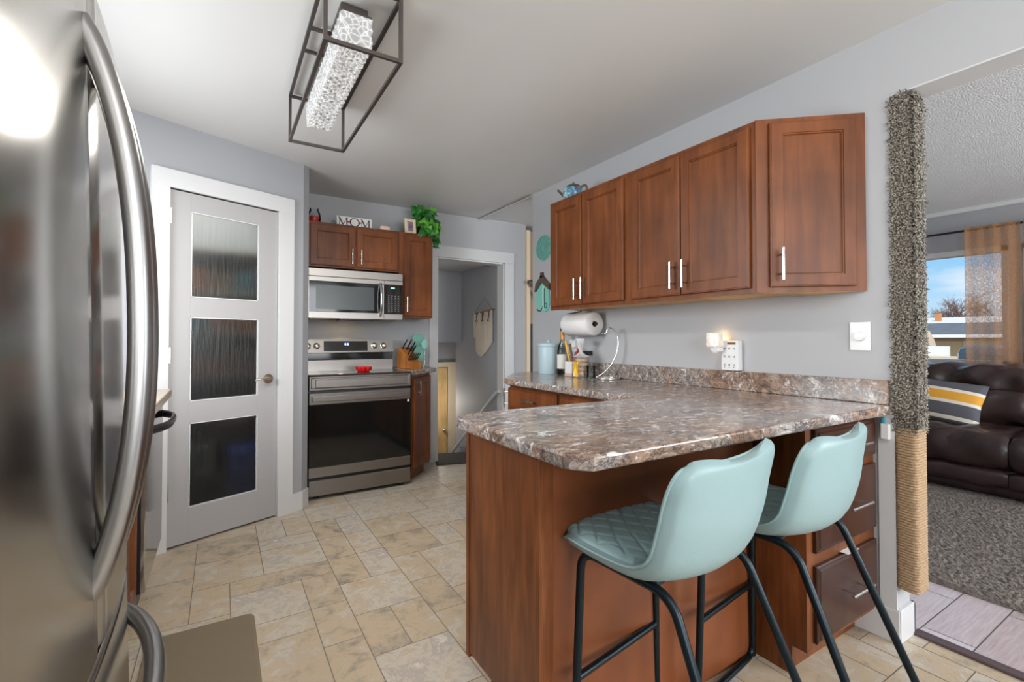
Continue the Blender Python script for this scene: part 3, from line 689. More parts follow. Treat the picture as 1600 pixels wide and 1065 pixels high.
# ================================================================== APPLIANCES
def fridge():
    T = thing('refrigerator', 'tall stainless french-door refrigerator in the left foreground', 'refrigerator', (-.55, 1.075, 0))
    yc, hw = 1.082, .462; XF = -.156
    tilt = radians(1.4)
    RT = Matrix.Translation((-.2, yc, 0)) @ Matrix.Rotation(-tilt, 4, 'Y') @ Matrix.Translation((.2, -yc, 0))
    def curve(y): u = (y-yc)/hw; return XF-.020*u*u-.010*u**6
    def slab(y0, y1, z0, z1, back, name, r=.010):
        n = 16; front = [(curve(y0+(y1-y0)*k/n), y0+(y1-y0)*k/n) for k in range(n+1)]
        m = MB(); m.T = RT
        b2 = bmesh.new()
        pts = front+[(back, y1), (back, y0)]
        # horizontal sections with eased top and bottom
        secs = [(z0, r), (z0+r*.3, r*.3), (z0+r, 0), (z1-r, 0), (z1-r*.3, r*.3), (z1, r)]
        rows = []
        for z, ins in secs:
            row = []
            for k, (x, y) in enumerate(pts):
                if k <= n:
                    e = 0
                    fy = min(1, min(k, n-k)/1.0)
                    row.append(b2.verts.new((x-ins-(.006 if k in (0, n) else 0), y+(ins*.3 if k == 0 else (-ins*.3 if k == n else 0)), z)))
                else: row.append(b2.verts.new((x, y, z)))
            rows.append(row)
        N = len(pts)
        for a, b in zip(rows, rows[1:]):
            for k in range(N):
                f = b2.faces.new([a[k], a[(k+1) % N], b[(k+1) % N], b[k]]); f.smooth = k < n
        b2.faces.new(list(reversed(rows[0]))); b2.faces.new(rows[-1])
        m._add(b2)
        return m.build(name, fridge_m, T)
    zt = 1.835; zs = .655; zf = .640
    c = MB(); c.T = RT; c.box(-.82, -.275, yc-hw+.006, yc+hw-.006, .03, zt-.012, .004); c.build('cabinet', mat('fridge_side', sr(96, 94, 92), .4, .4), T)
    g = MB(); g.T = RT; g.box(-.276, -.262, yc-hw+.015, yc+hw-.015, .06, zt-.02); g.build('gasket', dark_m, T)
    dn = slab(yc-hw, yc-.0035, zs, zt, -.262, 'door'); df = slab(yc+.0035, yc+hw, zs, zt, -.262, 'door'); fz = slab(yc-hw, yc+hw, .07, zf, -.262, 'freezer_drawer')
    def bow(y, z0, z1, parent, horiz=False, ya=None, yb=None, proj=.076):
        P = []; n = 34
        for k in range(n+1):
            u = k/n; s = 2*u-1; o = (1-abs(s)**2.3)**.82
            if not horiz: P.append((curve(y)-.010+proj*o+.0, y, z0+(z1-z0)*u))
            else:
                yy = ya+(yb-ya)*u; P.append((curve(yy)-.010+proj*o, yy, z0))
        m = MB(); m.T = RT; m.tube(P, .0185, 20); m.build('handle', fhandle_m, parent)
    bow(yc-.040, .775, 1.735, dn); bow(yc+.040, .775, 1.735, df)
    bow(0, .535, .535, fz, True, yc-.415, yc+.415)
    for y in (yc-hw+.05, yc+hw-.06):
        h = MB(); h.T = RT; h.box(-.30, -.225, y-.02, y+.03, zt-.012, zt+.012, .004); h.build('hinge_cover', black_m, T)
    for x in (-.30, -.8):
        for y in (yc-hw+.06, yc+hw-.06): MB().cyl((x, y, 0), (x, y, .035), .018).build('foot', black_m, T)
fridge()
def cooker():
    T = thing('range', 'stainless electric range with black oven glass against the far wall', 'stove', (.95, 4.0, 0))
    x0, x1, yf = .558, 1.340, 3.765
    MB().box(x0, x1, yf+.035, 4.335, .035, .915).build('body', black_m, T)
    M = frame((x0, yf+.035, 0), (1, 0)); Wd = x1-x0
    # top fascia with a recessed panel
    f = MB(); f.T = M; f.rings(Wd, .108, [(0, 0), (0, .022), (.004, .026), (.012, .026), (.020, .019), (.024, .019)], Matrix.Translation((0, 0, .815)))
    f.rings(Wd-.09, .062, [(0, 0), (.004, .006), (.008, .006)], Matrix.Translation((.045, -.0185, .834))); f.build('fascia', steelh_m, T)
    MB().box(x0+.001, x1-.001, yf+.008, 4.23, .915, .934, .004).build('cooktop', [mat('cooktop_glass', sr(70, 64, 62), .06, .3)], T)
    d = MB(); d.T = M; d.rings(Wd, .088, [(0, 0), (0, .018), (.004, .022), (.006, .022)], Matrix.Translation((0, 0, .708)))
    od = d.build('oven_door', steelh_m, T)
    d = MB(); d.T = M; d.rings(Wd, .075, [(0, 0), (0, .018), (.003, .021), (.006, .021)], Matrix.Translation((0, 0, .165))); d.build('lower_trim', steelh_m, od)
    g = MB(); g.T = M; g.rings(Wd, .468, [(0, 0), (0, .016), (.003, .019), (.005, .019)], Matrix.Translation((0, 0, .240))); g.build('oven_glass', bglass_m, od)
    h = MB(); h.T = M; h.box(.018, Wd-.018, -.050, -.036, .732, .776, .005); h.box(.03, .06, -.038, -.02, .742, .766).box(Wd-.06, Wd-.03, -.038, -.02, .742, .766); h.build('handle', steelh_m, od)
    lb = MB(); lb.T = M; lb.box(Wd-.028, Wd-.012, -.0198, -.0185, .688, .704); lb.build('label', white_m, od)
    w = MB(); w.T = M; w.rings(Wd, .115, [(0, 0), (0, .018), (.004, .022), (.006, .022)], Matrix.Translation((0, 0, .028))); w.build('storage_drawer', steelh_m, T)
    # backguard
    b = MB(); b.prism([(4.225, .934), (4.225, 1.022), (4.238, 1.026), (4.238, 1.078), (4.205, 1.086), (4.225, 1.200), (4.335, 1.200), (4.335, .934)], x0+.012, x1-.012, 0, Matrix(((0, 0, 1, 0), (1, 0, 0, 0), (0, 1, 0, 0), (0, 0, 0, 1)))); b.build('backguard', steelh_m, T)
    MB().box(x0+.012, x1-.012, 4.230, 4.2375, 1.026, 1.080).build('vent_strip', bglass_m, T)
    TL = Matrix.Translation((0, 4.205, 1.086)) @ Matrix.Rotation(-math.atan2(.02, .114), 4, 'X')
    dp = MB(); dp.T = TL; dp.box(.735, 1.098, -.003, .003, .012, .098); dsp = dp.build('display', bglass_m, T)
    dg = MB(); dg.T = TL
    for xx in (.905, .925): dg.box(xx, xx+.012, -.0042, -.003, .062, .080)
    dg.build('digits', mat('blue_led', (.05, .12, .4), .4, emit=((.25, .45, 1), 4)), dsp)
    for x in (.608, .678, 1.158, 1.240):
        k = MB(); k.lathe([(.028, 0), (.028, .004), (.022, .006), (.020, .030), (.017, .033), (0, .033)], (0, 0, 0), 20, TL @ Matrix.Translation((x, -.001, .055)) @ Matrix.Rotation(pi/2, 4, 'X'))
        k.T = TL; k.box(x-.004, x+.004, -.038, -.03, .040, .070, .002); k.build('knob', knob_m, T)
    for x in (x0+.06, x1-.06):
        for y in (yf+.07, 4.28): MB().cyl((x, y, 0), (x, y, .04), .018).build('foot', black_m, T)
    # ring marks on the glass top
    for x, y, rr in ((.76, 3.92, .10), (1.14, 3.92, .085), (.76, 4.12, .075), (1.14, 4.12, .09)):
        r = MB(); r.tube([(x+rr*cos(a*pi/20), y+rr*sin(a*pi/20), .9342) for a in range(40)], .0006, 4, closed=True)
        r.build('burner_mark', mat('burner_grey', sr(120, 116, 114), .4), T)
cooker()
def spoon_rest():
    m = MB(); n = 60; c = (.995, 3.93); pts = []
    for k in range(n):
        a = 2*pi*k/n; r = .040+.013*abs(cos(3.5*a)); pts.append((c[0]+1.25*r*cos(a), c[1]+r*sin(a)))
    rows = [[m.v((c[0]+(x-c[0])*s, c[1]+(y-c[1])*s, z)) for x, y in pts] for s, z in ((.7, .9352), (.98, .950), (1.0, .974), (.93, .974), (.66, .944))]
    for a, b in zip(rows, rows[1:]):
        for k in range(n): m.face([a[k], a[(k+1) % n], b[(k+1) % n], b[k]], True)
    m.face(rows[0]); m.face(rows[-1])
    tag(m.build('spoon_rest', red_m), 'small bright red ruffled spoon rest on the cooktop', 'spoon rest')
spoon_rest()
def microwave():
    T = thing('microwave', 'stainless over-the-range microwave above the cooker', 'microwave', (.935, 4.1, 1.36))
    x0, x1, yf, z0, z1 = .566, 1.308, 3.895, 1.362, 1.750
    MB().box(x0, x1, yf+.02, BY-.001, z0+.004, z1, .002).build('body', mat('microwave_case', sr(60, 60, 60), .4, .5), T)
    M = frame((x0, yf+.02, 0), (1, 0)); Wd = x1-x0; xd = .583
    v = MB(); v.T = M; v.rings(Wd, .060, [(0, 0), (0, .019), (.002, .021), (.003, .021)], Matrix.Translation((0, 0, z1-.060))); v.build('vent_grille', steelh_m, T)
    d = MB(); d.T = M; d.box(0, xd, -.020, 0, z0, z0+.052, .002).box(0, xd, -.020, 0, z1-.062-.036, z1-.062, .002).box(0, .004, -.020, 0, z0+.05, z1-.09).box(xd-.052, xd, -.020, 0, z0+.05, z1-.09)
    dr = d.build('door', steelh_m, T)
    g = MB(); g.T = M; g.box(.004, xd-.03, -.0205, -.004, z0+.052, z1-.098); g.build('door_glass', bglass_m, dr)
    wn_ = MB(); wn_.T = M; wn_.box(.054, .50, -.0212, -.0203, z0+.072, z1-.130); wn_.build('window_mesh', mat('microwave_mesh', sr(74, 78, 78), .22), dr)
    h = MB(); h.T = M; P = []
    for k in range(15):
        u = k/14; P.append((xd-.030, -.020-.042*(1-abs(2*u-1)**2.2), z0+.028+u*(.268)))
    h.tube(P, .0135, 12, sy=.75); h.build('handle', chrome_m, dr)
    c = MB(); c.T = M; c.box(xd+.002, Wd, -.020, 0, z0+.050, z1-.098, .001); cp = c.build('control_panel', bglass_m, T)
    for a, b_ in ((z0, z0+.048), (z1-.096, z1-.062)): e = MB(); e.T = M; e.box(xd+.002, Wd, -.020, 0, a, b_, .002); e.build('trim', steelh_m, T)
    b = MB(); b.T = M
    rnd = random.Random(2)
    for r in range(9):
        for q in range(4):
            xx = xd+.034+q*.028; zz = z0+.070+r*.016
            b.box(xx, xx+.008+.004*rnd.random(), -.0212, -.0198, zz, zz+.004)
    b.build('key_legend', mat('key_grey', sr(150, 150, 150), .5), cp)
    dg = MB(); dg.T = M
    for k in range(3): dg.box(xd+.058+k*.012, xd+.066+k*.012, -.0214, -.0198, z1-.130, z1-.117)
    dg.build('digits', mat('teal_led', (.05, .2, .2), .4, emit=((.4, .9, .9), 1.2)), cp)
    for a, b_ in ((x0+.02, x0+.16), (x1-.16, x1-.02)): MB().box(a, b_, yf+.05, 4.2, z0-.003, z0+.005).build('grease_filter', mat('filter_mesh', sr(150, 140, 120), .5, .6), T)
    MB().box(.80, 1.10, yf+.03, 4.05, z0-.012, z0+.005, .004).build('underside_vent', black_m, T)
    MB().lathe([(0, 0), (.022, 0), (.022, .004), (0, .004)], (.90, 4.16, z0-.006), 16).build('task_lamp', mat('task_lamp_glow', (1, .8, .5), .4, emit=((1, .66, .28), 40)), T)
    light('SPOT', 'task_light', (.90, 4.16, z0-.012), 2.2, (1, .70, .36), (0, 0, 0), .02).data.spot_size = radians(110)
microwave()

# ================================================================== CEILING LIGHT
def pendant():
    T = thing('ceiling_light', 'rectangular black cage ceiling light around a glowing crystal bar', 'light', (.416, 2.13, 2.2))
    x0, x1, y0, y1, z0, z1 = .287, .545, 1.655, 2.608, 2.203, 2.43; t = .0065
    c = MB()
    for x in (x0, x1):
        for z in (z0, z1): c.box(x-t, x+t, y0+t, y1-t, z-t, z+t)
    for y in (y0, y1):
        for z in (z0, z1): c.box(x0+t, x1-t, y-t, y+t, z-t, z+t)
        for x in (x0, x1): c.box(x-t, x+t, y-t, y+t, z0-t, z1+t)
    for y in (1.99, 2.16): c.box(x0+t, .38, y-.006, y+.006, z1-.006, z1+.006)
    for y in (1.99, 2.16): c.box(.45, x1-t, y-.006, y+.006, z1-.006, z1+.006)
    c.build('cage_frame', cage_m, T)
    MB().box(.366, .466, 1.80, 2.56, 2.395, CZ-.001, .004).build('mounting_box', cage_m, T)
    # faceted crystal bar
    m = MB(); cx, hx = .416, .052; a, b = 1.765, 2.585; zt, zb = 2.395, 2.288; nu = 40; rnd = random.Random(1)
    prof = []
    nn = 5
    per = [(cx-hx, zt-(zt-zb)*k/nn) for k in range(nn)]+[(cx-hx+2*hx*k/nn, zb) for k in range(nn)]+[(cx+hx, zb+(zt-zb)*k/nn) for k in range(nn+1)]
    rows = []
    for i in range(nu+1):
        y = a+(b-a)*i/nu; row = []
        for k, (x, z) in enumerate(per):
            d = .006 if (i+k) % 2 else -.001
            nx = -1 if k < nn else (0 if k < 2*nn else 1); nz = -1 if nn <= k <= 2*nn else 0
            row.append(m.v((x+nx*d, y, z+nz*d)))
        rows.append(row)
    for i in range(nu):
        for k in range(len(per)-1):
            p, q, r, s = rows[i][k], rows[i+1][k], rows[i+1][k+1], rows[i][k+1]
            if (i+k) % 2: m.face([p, q, r]); m.face([p, r, s])
            else: m.face([p, q, s]); m.face([q, r, s])
    for y_, row in ((a, rows[0]), (b, rows[-1])):
        cc = m.v((cx, y_, (zt+zb)/2-.004))
        for k in range(len(per)-1): m.face([row[k], row[k+1], cc])
        m.face([row[-1], row[0], cc])
    cr = bpy.data.materials.new('crystal_glow'); cr.use_nodes = True; bs = cr.node_tree.nodes['Principled BSDF']
    bs.inputs['Base Color'].default_value = (.5, .5, .5, 1); bs.inputs['Roughness'].default_value = .08; bs.inputs['Transmission Weight'].default_value = .25
    nt = cr.node_tree; tcn = nd(nt, 'ShaderNodeTexCoord'); vo = nd(nt, 'ShaderNodeTexVoronoi', Scale=46.0); vo.feature = 'DISTANCE_TO_EDGE'; nt.links.new(tcn.outputs['Object'], vo.inputs['Vector'])
    rp = ramp(nt, vo.outputs[0], [(0, (1, .98, .95)), (.05, (.34, .33, .32)), (.25, (.06, .06, .06))]); nt.links.new(rp.outputs[0], bs.inputs['Emission Color']); bs.inputs['Emission Strength'].default_value = .62
    m.build('crystal_diffuser', cr, T)
    MB().box(cx-hx-.002, cx+hx+.002, a-.002, b+.002, zt, zt+.006).build('diffuser_cap', cage_m, T)
    light('AREA', 'lamp_glow', (cx, 2.17, 2.19), 16, (1, .96, .9), (0, 0, 0), .2, .9)
pendant()

# ================================================================== STOOLS
def stool_shape():
    # centre line and side edge of the bucket: (y forward, z) and half width, along v
    K = [0, .15, .34, .50, .62, .74, .87, 1]
    CC = [(.212, .636), (.172, .664), (.05, .654), (-.08, .645), (-.168, .672), (-.204, .752), (-.214, .838), (-.216, .916)]
    EE = [(.196, .630), (.164, .656), (.070, .656), (-.050, .660), (-.116, .698), (-.146, .772), (-.166, .848), (-.192, .918)]
    WW = [.178, .200, .214, .222, .236, .244, .246, .246]
    def cat(A, t):
        i = 0
        while i < len(K)-2 and t > K[i+1]: i += 1
        f = (t-K[i])/(K[i+1]-K[i]); P = [A[max(i-1, 0)], A[i], A[i+1], A[min(i+2, len(A)-1)]]
        g = lambda a, b, c, d: .5*((2*b)+(-a+c)*f+(2*a-5*b+4*c-d)*f*f+(-a+3*b-3*c+d)*f**3)
        return g(*P) if not isinstance(P[0], tuple) else tuple(g(*[q[k] for q in P]) for k in range(2))
    def surf(u, v):
        s = 2*u-1; c = cat(CC, v); e = cat(EE, v); w = cat(WW, v); k = abs(s)**(2.6-.6*max(0, min(1, (v-.4)/.3)))
        if v > .90: t = (v-.90)/.10; w -= .042*(1-sqrt(max(0, 1-t*t)))
        if v < .17: t = 1-v/.17; w -= .055*(1-sqrt(max(0, 1-t*t)))
        return Vector((s*w, c[0]+(e[0]-c[0])*k, c[1]+(e[1]-c[1])*k))
    def nrm(u, v):
        e = 1e-3; a = surf(min(u+e, 1), v)-surf(max(u-e, 0), v); b = surf(u, min(v+e, 1))-surf(u, max(v-e, 0)); n = a.cross(b)
        return n.normalized()
    return surf, nrm
def make_stool():
    T = thing('bar_stool', 'teal vinyl bar stool nearest the camera with its back turned', 'stool')
    surf, nrm = stool_shape()
    def slab(out, inn, v0, v1, nu, nv, fn=None):
        m = MB(); top = []; bot = []
        for i in range(nu+1):
            u = i/nu; a, b = [], []
            for j in range(nv+1):
                v = v0+(v1-v0)*(.5-.5*cos(pi*j/nv)); p = surf(u, v); n = nrm(u, v)
                e = max(0, 1-abs(2*u-1)**14)**.5*max(0, 1-abs(2*j/nv-1)**18)**.5
                k = fn(u, v) if fn else 0
                a.append(m.v(p+n*(inn*e+k*e))); b.append(m.v(p-n*out*e) if 0 < i < nu and 0 < j < nv else a[-1])
            top.append(a); bot.append(b)
        for i in range(nu):
            for j in range(nv):
                m.face([top[i][j], top[i+1][j], top[i+1][j+1], top[i][j+1]], True)
                q = list(dict.fromkeys([bot[i][j], bot[i][j+1], bot[i+1][j+1], bot[i+1][j]]))
                if len(q) > 2 and not all(x in top[i]+top[i+1] for x in q): m.face(q, True)
        return m
    # orientation: n points up on the seat?  make sure 'inn' is the sitting side
    sgn = 1 if nrm(.5, .3).z > 0 else -1
    sh = slab(.030*sgn, .004*sgn, 0, 1, 40, 56); sh.build('shell', teal_m, T)
    def quilt(u, v):
        p = surf(u, v); a = (p.x/.062+(v*8.9)/1.0); b = (p.x/.062-(v*8.9)/1.0)
        d = min(abs(a-round(a)), abs(b-round(b)))
        return sgn*(.006*min(1, (d/.14))**.6-.006)
    q = MB(); nu, nv = 110, 100; u0, u1, v0, v1 = .045, .955, .035, .50
    g = []
    for i in range(nu+1):
        u = u0+(u1-u0)*i/nu; row = []
        for j in range(nv+1):
            v = v0+(v1-v0)*j/nv; e = (min(i, nu-i)/6) if min(i, nu-i) < 6 else 1; e2 = (min(j, nv-j)/6) if min(j, nv-j) < 6 else 1; e = min(e, e2)
            row.append(q.v(surf(u, v)+nrm(u, v)*(sgn*.002+sgn*.0165*sqrt(e)+quilt(u, v)*e)))
        g.append(row)
    for i in range(nu):
        for j in range(nv): q.face([g[i][j], g[i+1][j], g[i+1][j+1], g[i][j+1]], True)
    q.build('quilted_pad', teal_m, T, recalc=True)
    # piping round the shell edge
    cz = lambda j: .5-.5*cos(pi*j/40)
    E = [surf(0, cz(j)) for j in range(41)]+[surf(i/30, 1) for i in range(1, 30)]+[surf(1, 1-cz(j)) for j in range(41)]+[surf(1-i/30, 0) for i in range(1, 30)]
    MB().tube(E, .0038, 6, closed=True).build('piping', teal_m, T)
    r = .0115
    for s in (-1, 1):
        b = MB(); zt = .628
        b.tube([(s*.200, .140, r), (s*.178, .128, zt), (s*.183, -.145, zt-.012), (s*.225, -.40, 0.004)], r, 14, .055, 8)
        b.build('leg', tube_m, T)
        MB().lathe([(.014, 0), (.014, .02), (.012, .022)], (s*.225, -.398, 0), 12).build('foot_cap', black_m, T)
    MB().tube([(-.200, .140, .10), (-.200, .142, r), (.200, .142, r), (.200, .140, .10)], r, 12, .05, 6).build('base_rail', tube_m, T)
    MB().tube([(-.191, .135, .285), (.191, .135, .285)], .0105, 12).build('foot_rest', tube_m, T)
    MB().tube([(-.18, .03, .622), (.18, .03, .622)], .010, 10).tube([(-.18, -.09, .618), (.18, -.09, .618)], .010, 10).build('cross_bar', tube_m, T)
    MB().box(-.11, .11, -.10, .06, .630, .640).build('mounting_plate', black_m, T)
    return T
stool = make_stool(); stool['group'] = 'teal stools at the peninsula'
stool2 = copy_tree(stool); stool2['label'] = 'teal vinyl bar stool beside the drawer cabinet, behind the nearest stool'
stool.location = (1.035, .905, 0); stool.rotation_euler.z = radians(9)
stool2.location = (1.540, .893, 0); stool2.rotation_euler.z = radians(8)

# ================================================================== CAT POST AND MAT
def cat_post():
    T = thing('cat_scratcher', 'tall carpeted cat scratching post with rope lower half on the wall end', 'scratching post', (2.33, .775, .23))
    x0, x1, y0, y1 = 2.282, 2.385, .742, .806
    MB().box(x0, x1, y0, y1, .846, 2.165).box(x0+.012, x1-.012, y0+.012, y1-.004, .23, .846).build('core', mat('post_core', sr(96, 88, 76), .9), T)
    s = MB(); 
    z = .225
    while z < .845:
        s.tube([(x0-.003, (y0+y1)/2, z), (x0-.003, y0-.003, z), (x1+.003, y0-.003, z), (x1+.003, y1-.002, z+.003), (x0-.003, y1-.002, z+.003), (x0-.003, (y0+y1)/2, z+.0015)], .0060, 8, .03, 5, closed=True); z += .0105
    s.build('rope_wrap', sis_m, T)
    rnd = random.Random(9); verts = []; faces = []
    def tuft(p, n):
        L = .009+.009*rnd.random(); a = Vector((rnd.gauss(0, 1), rnd.gauss(0, 1), rnd.gauss(-.35, 1))); a = (a-n*a.dot(n)).normalized()
        d = (n*.62+a*.85).normalized(); w = d.cross(a+n*.3).normalized()*.0030; k = len(verts)
        verts.extend([p-w, p+w, p+d*L*.6+w*.9, p+d*L*.6-w*.9, p+d*L+a*.006+w*.4, p+d*L+a*.006-w*.4]); faces.extend([(k, k+1, k+2, k+3), (k+3, k+2, k+4, k+5)])
    for _ in range(15000):
        z = .84+1.325*rnd.random(); f = rnd.random()
        if f < .42: tuft(Vector((x0, y0+(y1-y0)*rnd.random(), z)), Vector((-1, 0, 0)))
        elif f < .86: tuft(Vector((x0+(x1-x0)*rnd.random(), y0, z)), Vector((0, -1, 0)))
        else: tuft(Vector((x1, y0+(y1-y0)*rnd.random(), z)), Vector((1, 0, 0)))
    me = bpy.data.meshes.new('carpet_pile'); me.from_pydata([T_ for T_ in [MW[T.name].inverted() @ v for v in verts]], [], faces)
    cm = bpy.data.materials.new('carpet_tufts'); cm.use_nodes = True; nt = cm.node_tree; b = nt.nodes['Principled BSDF']; b.inputs['Roughness'].default_value = .95
    tcn = nd(nt, 'ShaderNodeTexCoord'); n = nd(nt, 'ShaderNodeTexNoise', Scale=160.0, Detail=2.0); nt.links.new(tcn.outputs['Object'], n.inputs['Vector'])
    rp = ramp(nt, n.outputs[0], [(.36, sr(58, 54, 48)), (.5, sr(108, 101, 91)), (.64, sr(172, 164, 150))]); nt.links.new(rp.outputs[0], b.inputs['Base Color'])
    me.materials.append(cm); o = bpy.data.objects.new('carpet_pile', me); COL.objects.link(o); o.parent = T; o['kind'] = 'stuff'
cat_post()
def kitchen_mat():
    m = MB(); x0, x1, y0, y1 = -.24, .132, .95, 2.365
    n = 58; R = .03
    def prof(u):
        return u
    me = MB()
    me.prism([(x0, y0), (x1, y0), (x1, y1-.03), (x1-.009, y1-.009), (x1-.03, y1), (x0+.03, y1), (x0+.009, y1-.009), (x0, y1-.03)], .0005, .010, .003)
    for k in range(n):
        x = x0+.012+(x1-x0-.024)*k/(n-1); me.box(x-.0018, x+.0018, y0+.012, y1-.012, .0095, .0122)
    tag(me.build('floor_mat', mat('taupe_foam', sr(128, 114, 92), .6)), 'ribbed taupe foam mat on the floor beside the fridge', 'mat')
kitchen_mat()
mm = MB(); mm.box(-.38, .38, -.22, .22, .0005, .009, .003, Matrix.Translation((2.18, 4.31, 0)) @ Matrix.Rotation(radians(-18), 4, 'Z'))
tag(mm.build('door_mat', mat('dark_mat', sr(52, 46, 44), .8, noise=(60, .3))), 'dark doormat lying in the doorway to the stairs', 'mat')

# ================================================================== SMALL THINGS
UT = 2.132  # top of the cooker wall cabinets
def tops():
    j = thing('candle_jar', 'red candle in a clear glass jar on the cabinet top', 'candle', (.628, 4.06, UT))
    c = (.628, 4.06, UT)
    MB().lathe([(0, 0), (.044, 0), (.050, .006), (.052, .05), (.046, .085), (.034, .10), (.036, .116), (.034, .116), (.032, .10), (.044, .083), (.0495, .05), (.047, .008), (0, .005)], c, 28, cap=False).build('jar', clear_m, j)
    MB().lathe([(0, .0055), (.0455, .0075), (.0475, .04), (.047, .05), (0, .049)], c, 24).build('wax', mat('red_wax', sr(196, 26, 22), .45), j)
    s = thing('sign', 'white wooden sign reading MOM on the cabinet top', 'sign', (.94, 4.06, UT))
    M = frame((.802, 4.055, UT), (1, 0)) @ Matrix.Rotation(radians(-6), 4, 'X')
    b = MB(); b.T = M; b.box(0, .288, 0, .014, 0, .090, .001); b.build('board', mat('sign_white', sr(232, 230, 226), .6, noise=(40, .05)), s)
    ink = mat('sign_ink', sr(28, 28, 30), .6)
    # serif capitals drawn as bars
    def bar(mb, p, q, w, d=.0012):
        p = Vector((p[0], -.0003, p[1])); q = Vector((q[0], -.0003, q[1])); t = (q-p).normalized(); nn = Vector((t.z, 0, -t.x))*w/2
        vs = [mb.v(x+Vector((0, -y, 0))) for y in (0, d) for x in (p-nn, p+nn, q+nn, q-nn)]
        for f in ((4, 5, 6, 7), (0, 1, 5, 4), (1, 2, 6, 5), (2, 3, 7, 6), (3, 0, 4, 7)): mb.face([vs[k] for k in f])
    def M_(mb, x):
        h0, h1 = .014, .078
        bar(mb, (x+.008, h0), (x+.008, h1), .004); bar(mb, (x+.068, h0), (x+.068, h1), .010); bar(mb, (x+.008, h1), (x+.036, h0+.004), .010); bar(mb, (x+.037, h0+.004), (x+.066, h1), .004)
        for a in ((x, x+.018, h0), (x+.056, x+.080, h0), (x-.002, x+.014, h1), (x+.062, x+.080, h1)): bar(mb, (a[0], a[2]), (a[1], a[2]), .0035)
    for x in (.014, .196):
        l = MB(); l.T = M; M_(l, x); l.build('letter', ink, s)
    l = MB(); l.T = M; P = [(.145+.036*cos(a*pi/16), .046+.034*sin(a*pi/16)) for a in range(33)]
    for k, (p, q) in enumerate(zip(P, P[1:])): bar(l, p, q, .0035+.007*abs(cos((k+.5)*pi/16)))
    l.build('letter', ink, s)
    for x, z in ((.094, .046), (.190, .046)):
        h = MB(); h.T = M; P = [(.010*sin(a)**3, .0105*(cos(a)*13-5*cos(2*a)-2*cos(3*a)-cos(4*a))/16) for a in [k*pi/12 for k in range(24)]]
        h.face([h.v((x+p[0], -.0022, z+p[1])) for p in P]); h.build('heart', red_m, s)
    d = MB(); M3 = Matrix.Translation((1.205, 4.07, UT+.026)); b2 = bmesh.new(); bmesh.ops.create_uvsphere(b2, u_segments=20, v_segments=12, radius=1)
    for v in b2.verts:
        x, y, z = v.co; f = lambda t: math.copysign(abs(t)**.5, t); v.co = Vector((f(x)*.047, f(y)*.034, f(z)*.024))
    for f_ in b2.faces: f_.smooth = True
    d._add(b2, M3); tag(d.build('soap_block', mat('blush_ceramic', sr(222, 196, 182), .5)), 'small pale pink rounded block between the sign and photo frame', 'ornament')
    f = thing('photo_frame', 'small cream photo frame in front of the trailing plant', 'frame', (1.43, 4.04, UT))
    M = frame((1.375, 4.03, UT), (1, 0)) @ Matrix.Rotation(radians(-9), 4, 'X')
    b = MB(); b.T = M; b.rings(.104, .142, [(0, -.012), (.001, .002), (.006, .006), (.020, .006), (.026, .001), (.03, .001)]); b.build('frame_border', mat('cream_frame', sr(226, 208, 170), .5, noise=(50, .12)), f)
    b = MB(); b.T = M; b.box(.028, .076, -.0018, -.0012, .028, .114); b.build('print', mat('photo_print', sr(140, 120, 140), .4, noise=(22, .8)), f)
    b = MB(); b.T = M; b.box(.045, .058, .012, .07, 0.006, .012); b.build('easel_back', black_m, f)
    # trailing plant
    p = thing('potted_plant', 'trailing green ivy plant spilling over the narrow cabinet', 'plant', (1.56, 4.14, UT))
    MB().lathe([(0, 0), (.05, 0), (.06, .08), (.064, .085), (.056, .085), (.05, .075), (0, .072)], (1.56, 4.14, UT), 20).build('pot', mat('terracotta_dark', sr(96, 70, 52), .7), p)
    g1 = mat('ivy_green', sr(34, 108, 30), .45, noise=(9, .5)); g2 = mat('ivy_light', sr(92, 168, 48), .45, noise=(9, .3))
    lf = MB(); lg = MB(); vine = MB(); rnd = random.Random(21)
    def leaf(mb, c, dirv, nor, s):
        d = dirv.normalized(); n = (nor-d*nor.dot(d)).normalized(); w = d.cross(n)
        P = [(0, -.1), (.38, -.28), (.52, .05), (.34, .32), (.18, .62), (0, 1.0)]
        L_ = [mb.v(c+w*(-x*s)+d*(y*s)+n*(.10*s*abs(x)*2-.12*s*y*y)) for x, y in P]; R_ = [L_[0]]+[mb.v(c+w*(x*s)+d*(y*s)+n*(.10*s*abs(x)*2-.12*s*y*y)) for x, y in P[1:-1]]+[L_[-1]]
        for k in range(5):
            mid = None
        mb.face(L_+list(reversed(R_[1:-1])), False)
    for k in range(190):
        a = rnd.uniform(0, 2*pi); h = rnd.random(); r = .125*sqrt(rnd.random())*(1-.35*abs(h-.5))
        c = Vector((1.575+r*1.12*cos(a), 4.12+.72*r*sin(a), UT+.035+.235*h))
        if k > 130:  # strands hanging over the front edge and the right side
            t = rnd.random()
            if k % 3: c = Vector((1.50+.13*rnd.random(), 3.955+rnd.uniform(-.03, .02), UT+.10*rnd.random()+.01))
            else: c = Vector((1.645+rnd.uniform(-.015, .04), 3.99+.14*rnd.random(), UT-.10+.24*t))
        out = Vector((c.x-1.575, (c.y-4.2)*1.3-.06, .02)); nor = (out.normalized()*.8+Vector((rnd.gauss(0, .35), -.55+rnd.gauss(0, .3), rnd.gauss(.25, .3)))).normalized()
        dirv = Vector((rnd.gauss(0, .5)+out.x*2, -.2+rnd.gauss(0, .3), -.75+rnd.gauss(0, .35)))
        leaf(lg if rnd.random() < .3 else lf, c, dirv, nor, rnd.uniform(.045, .072))
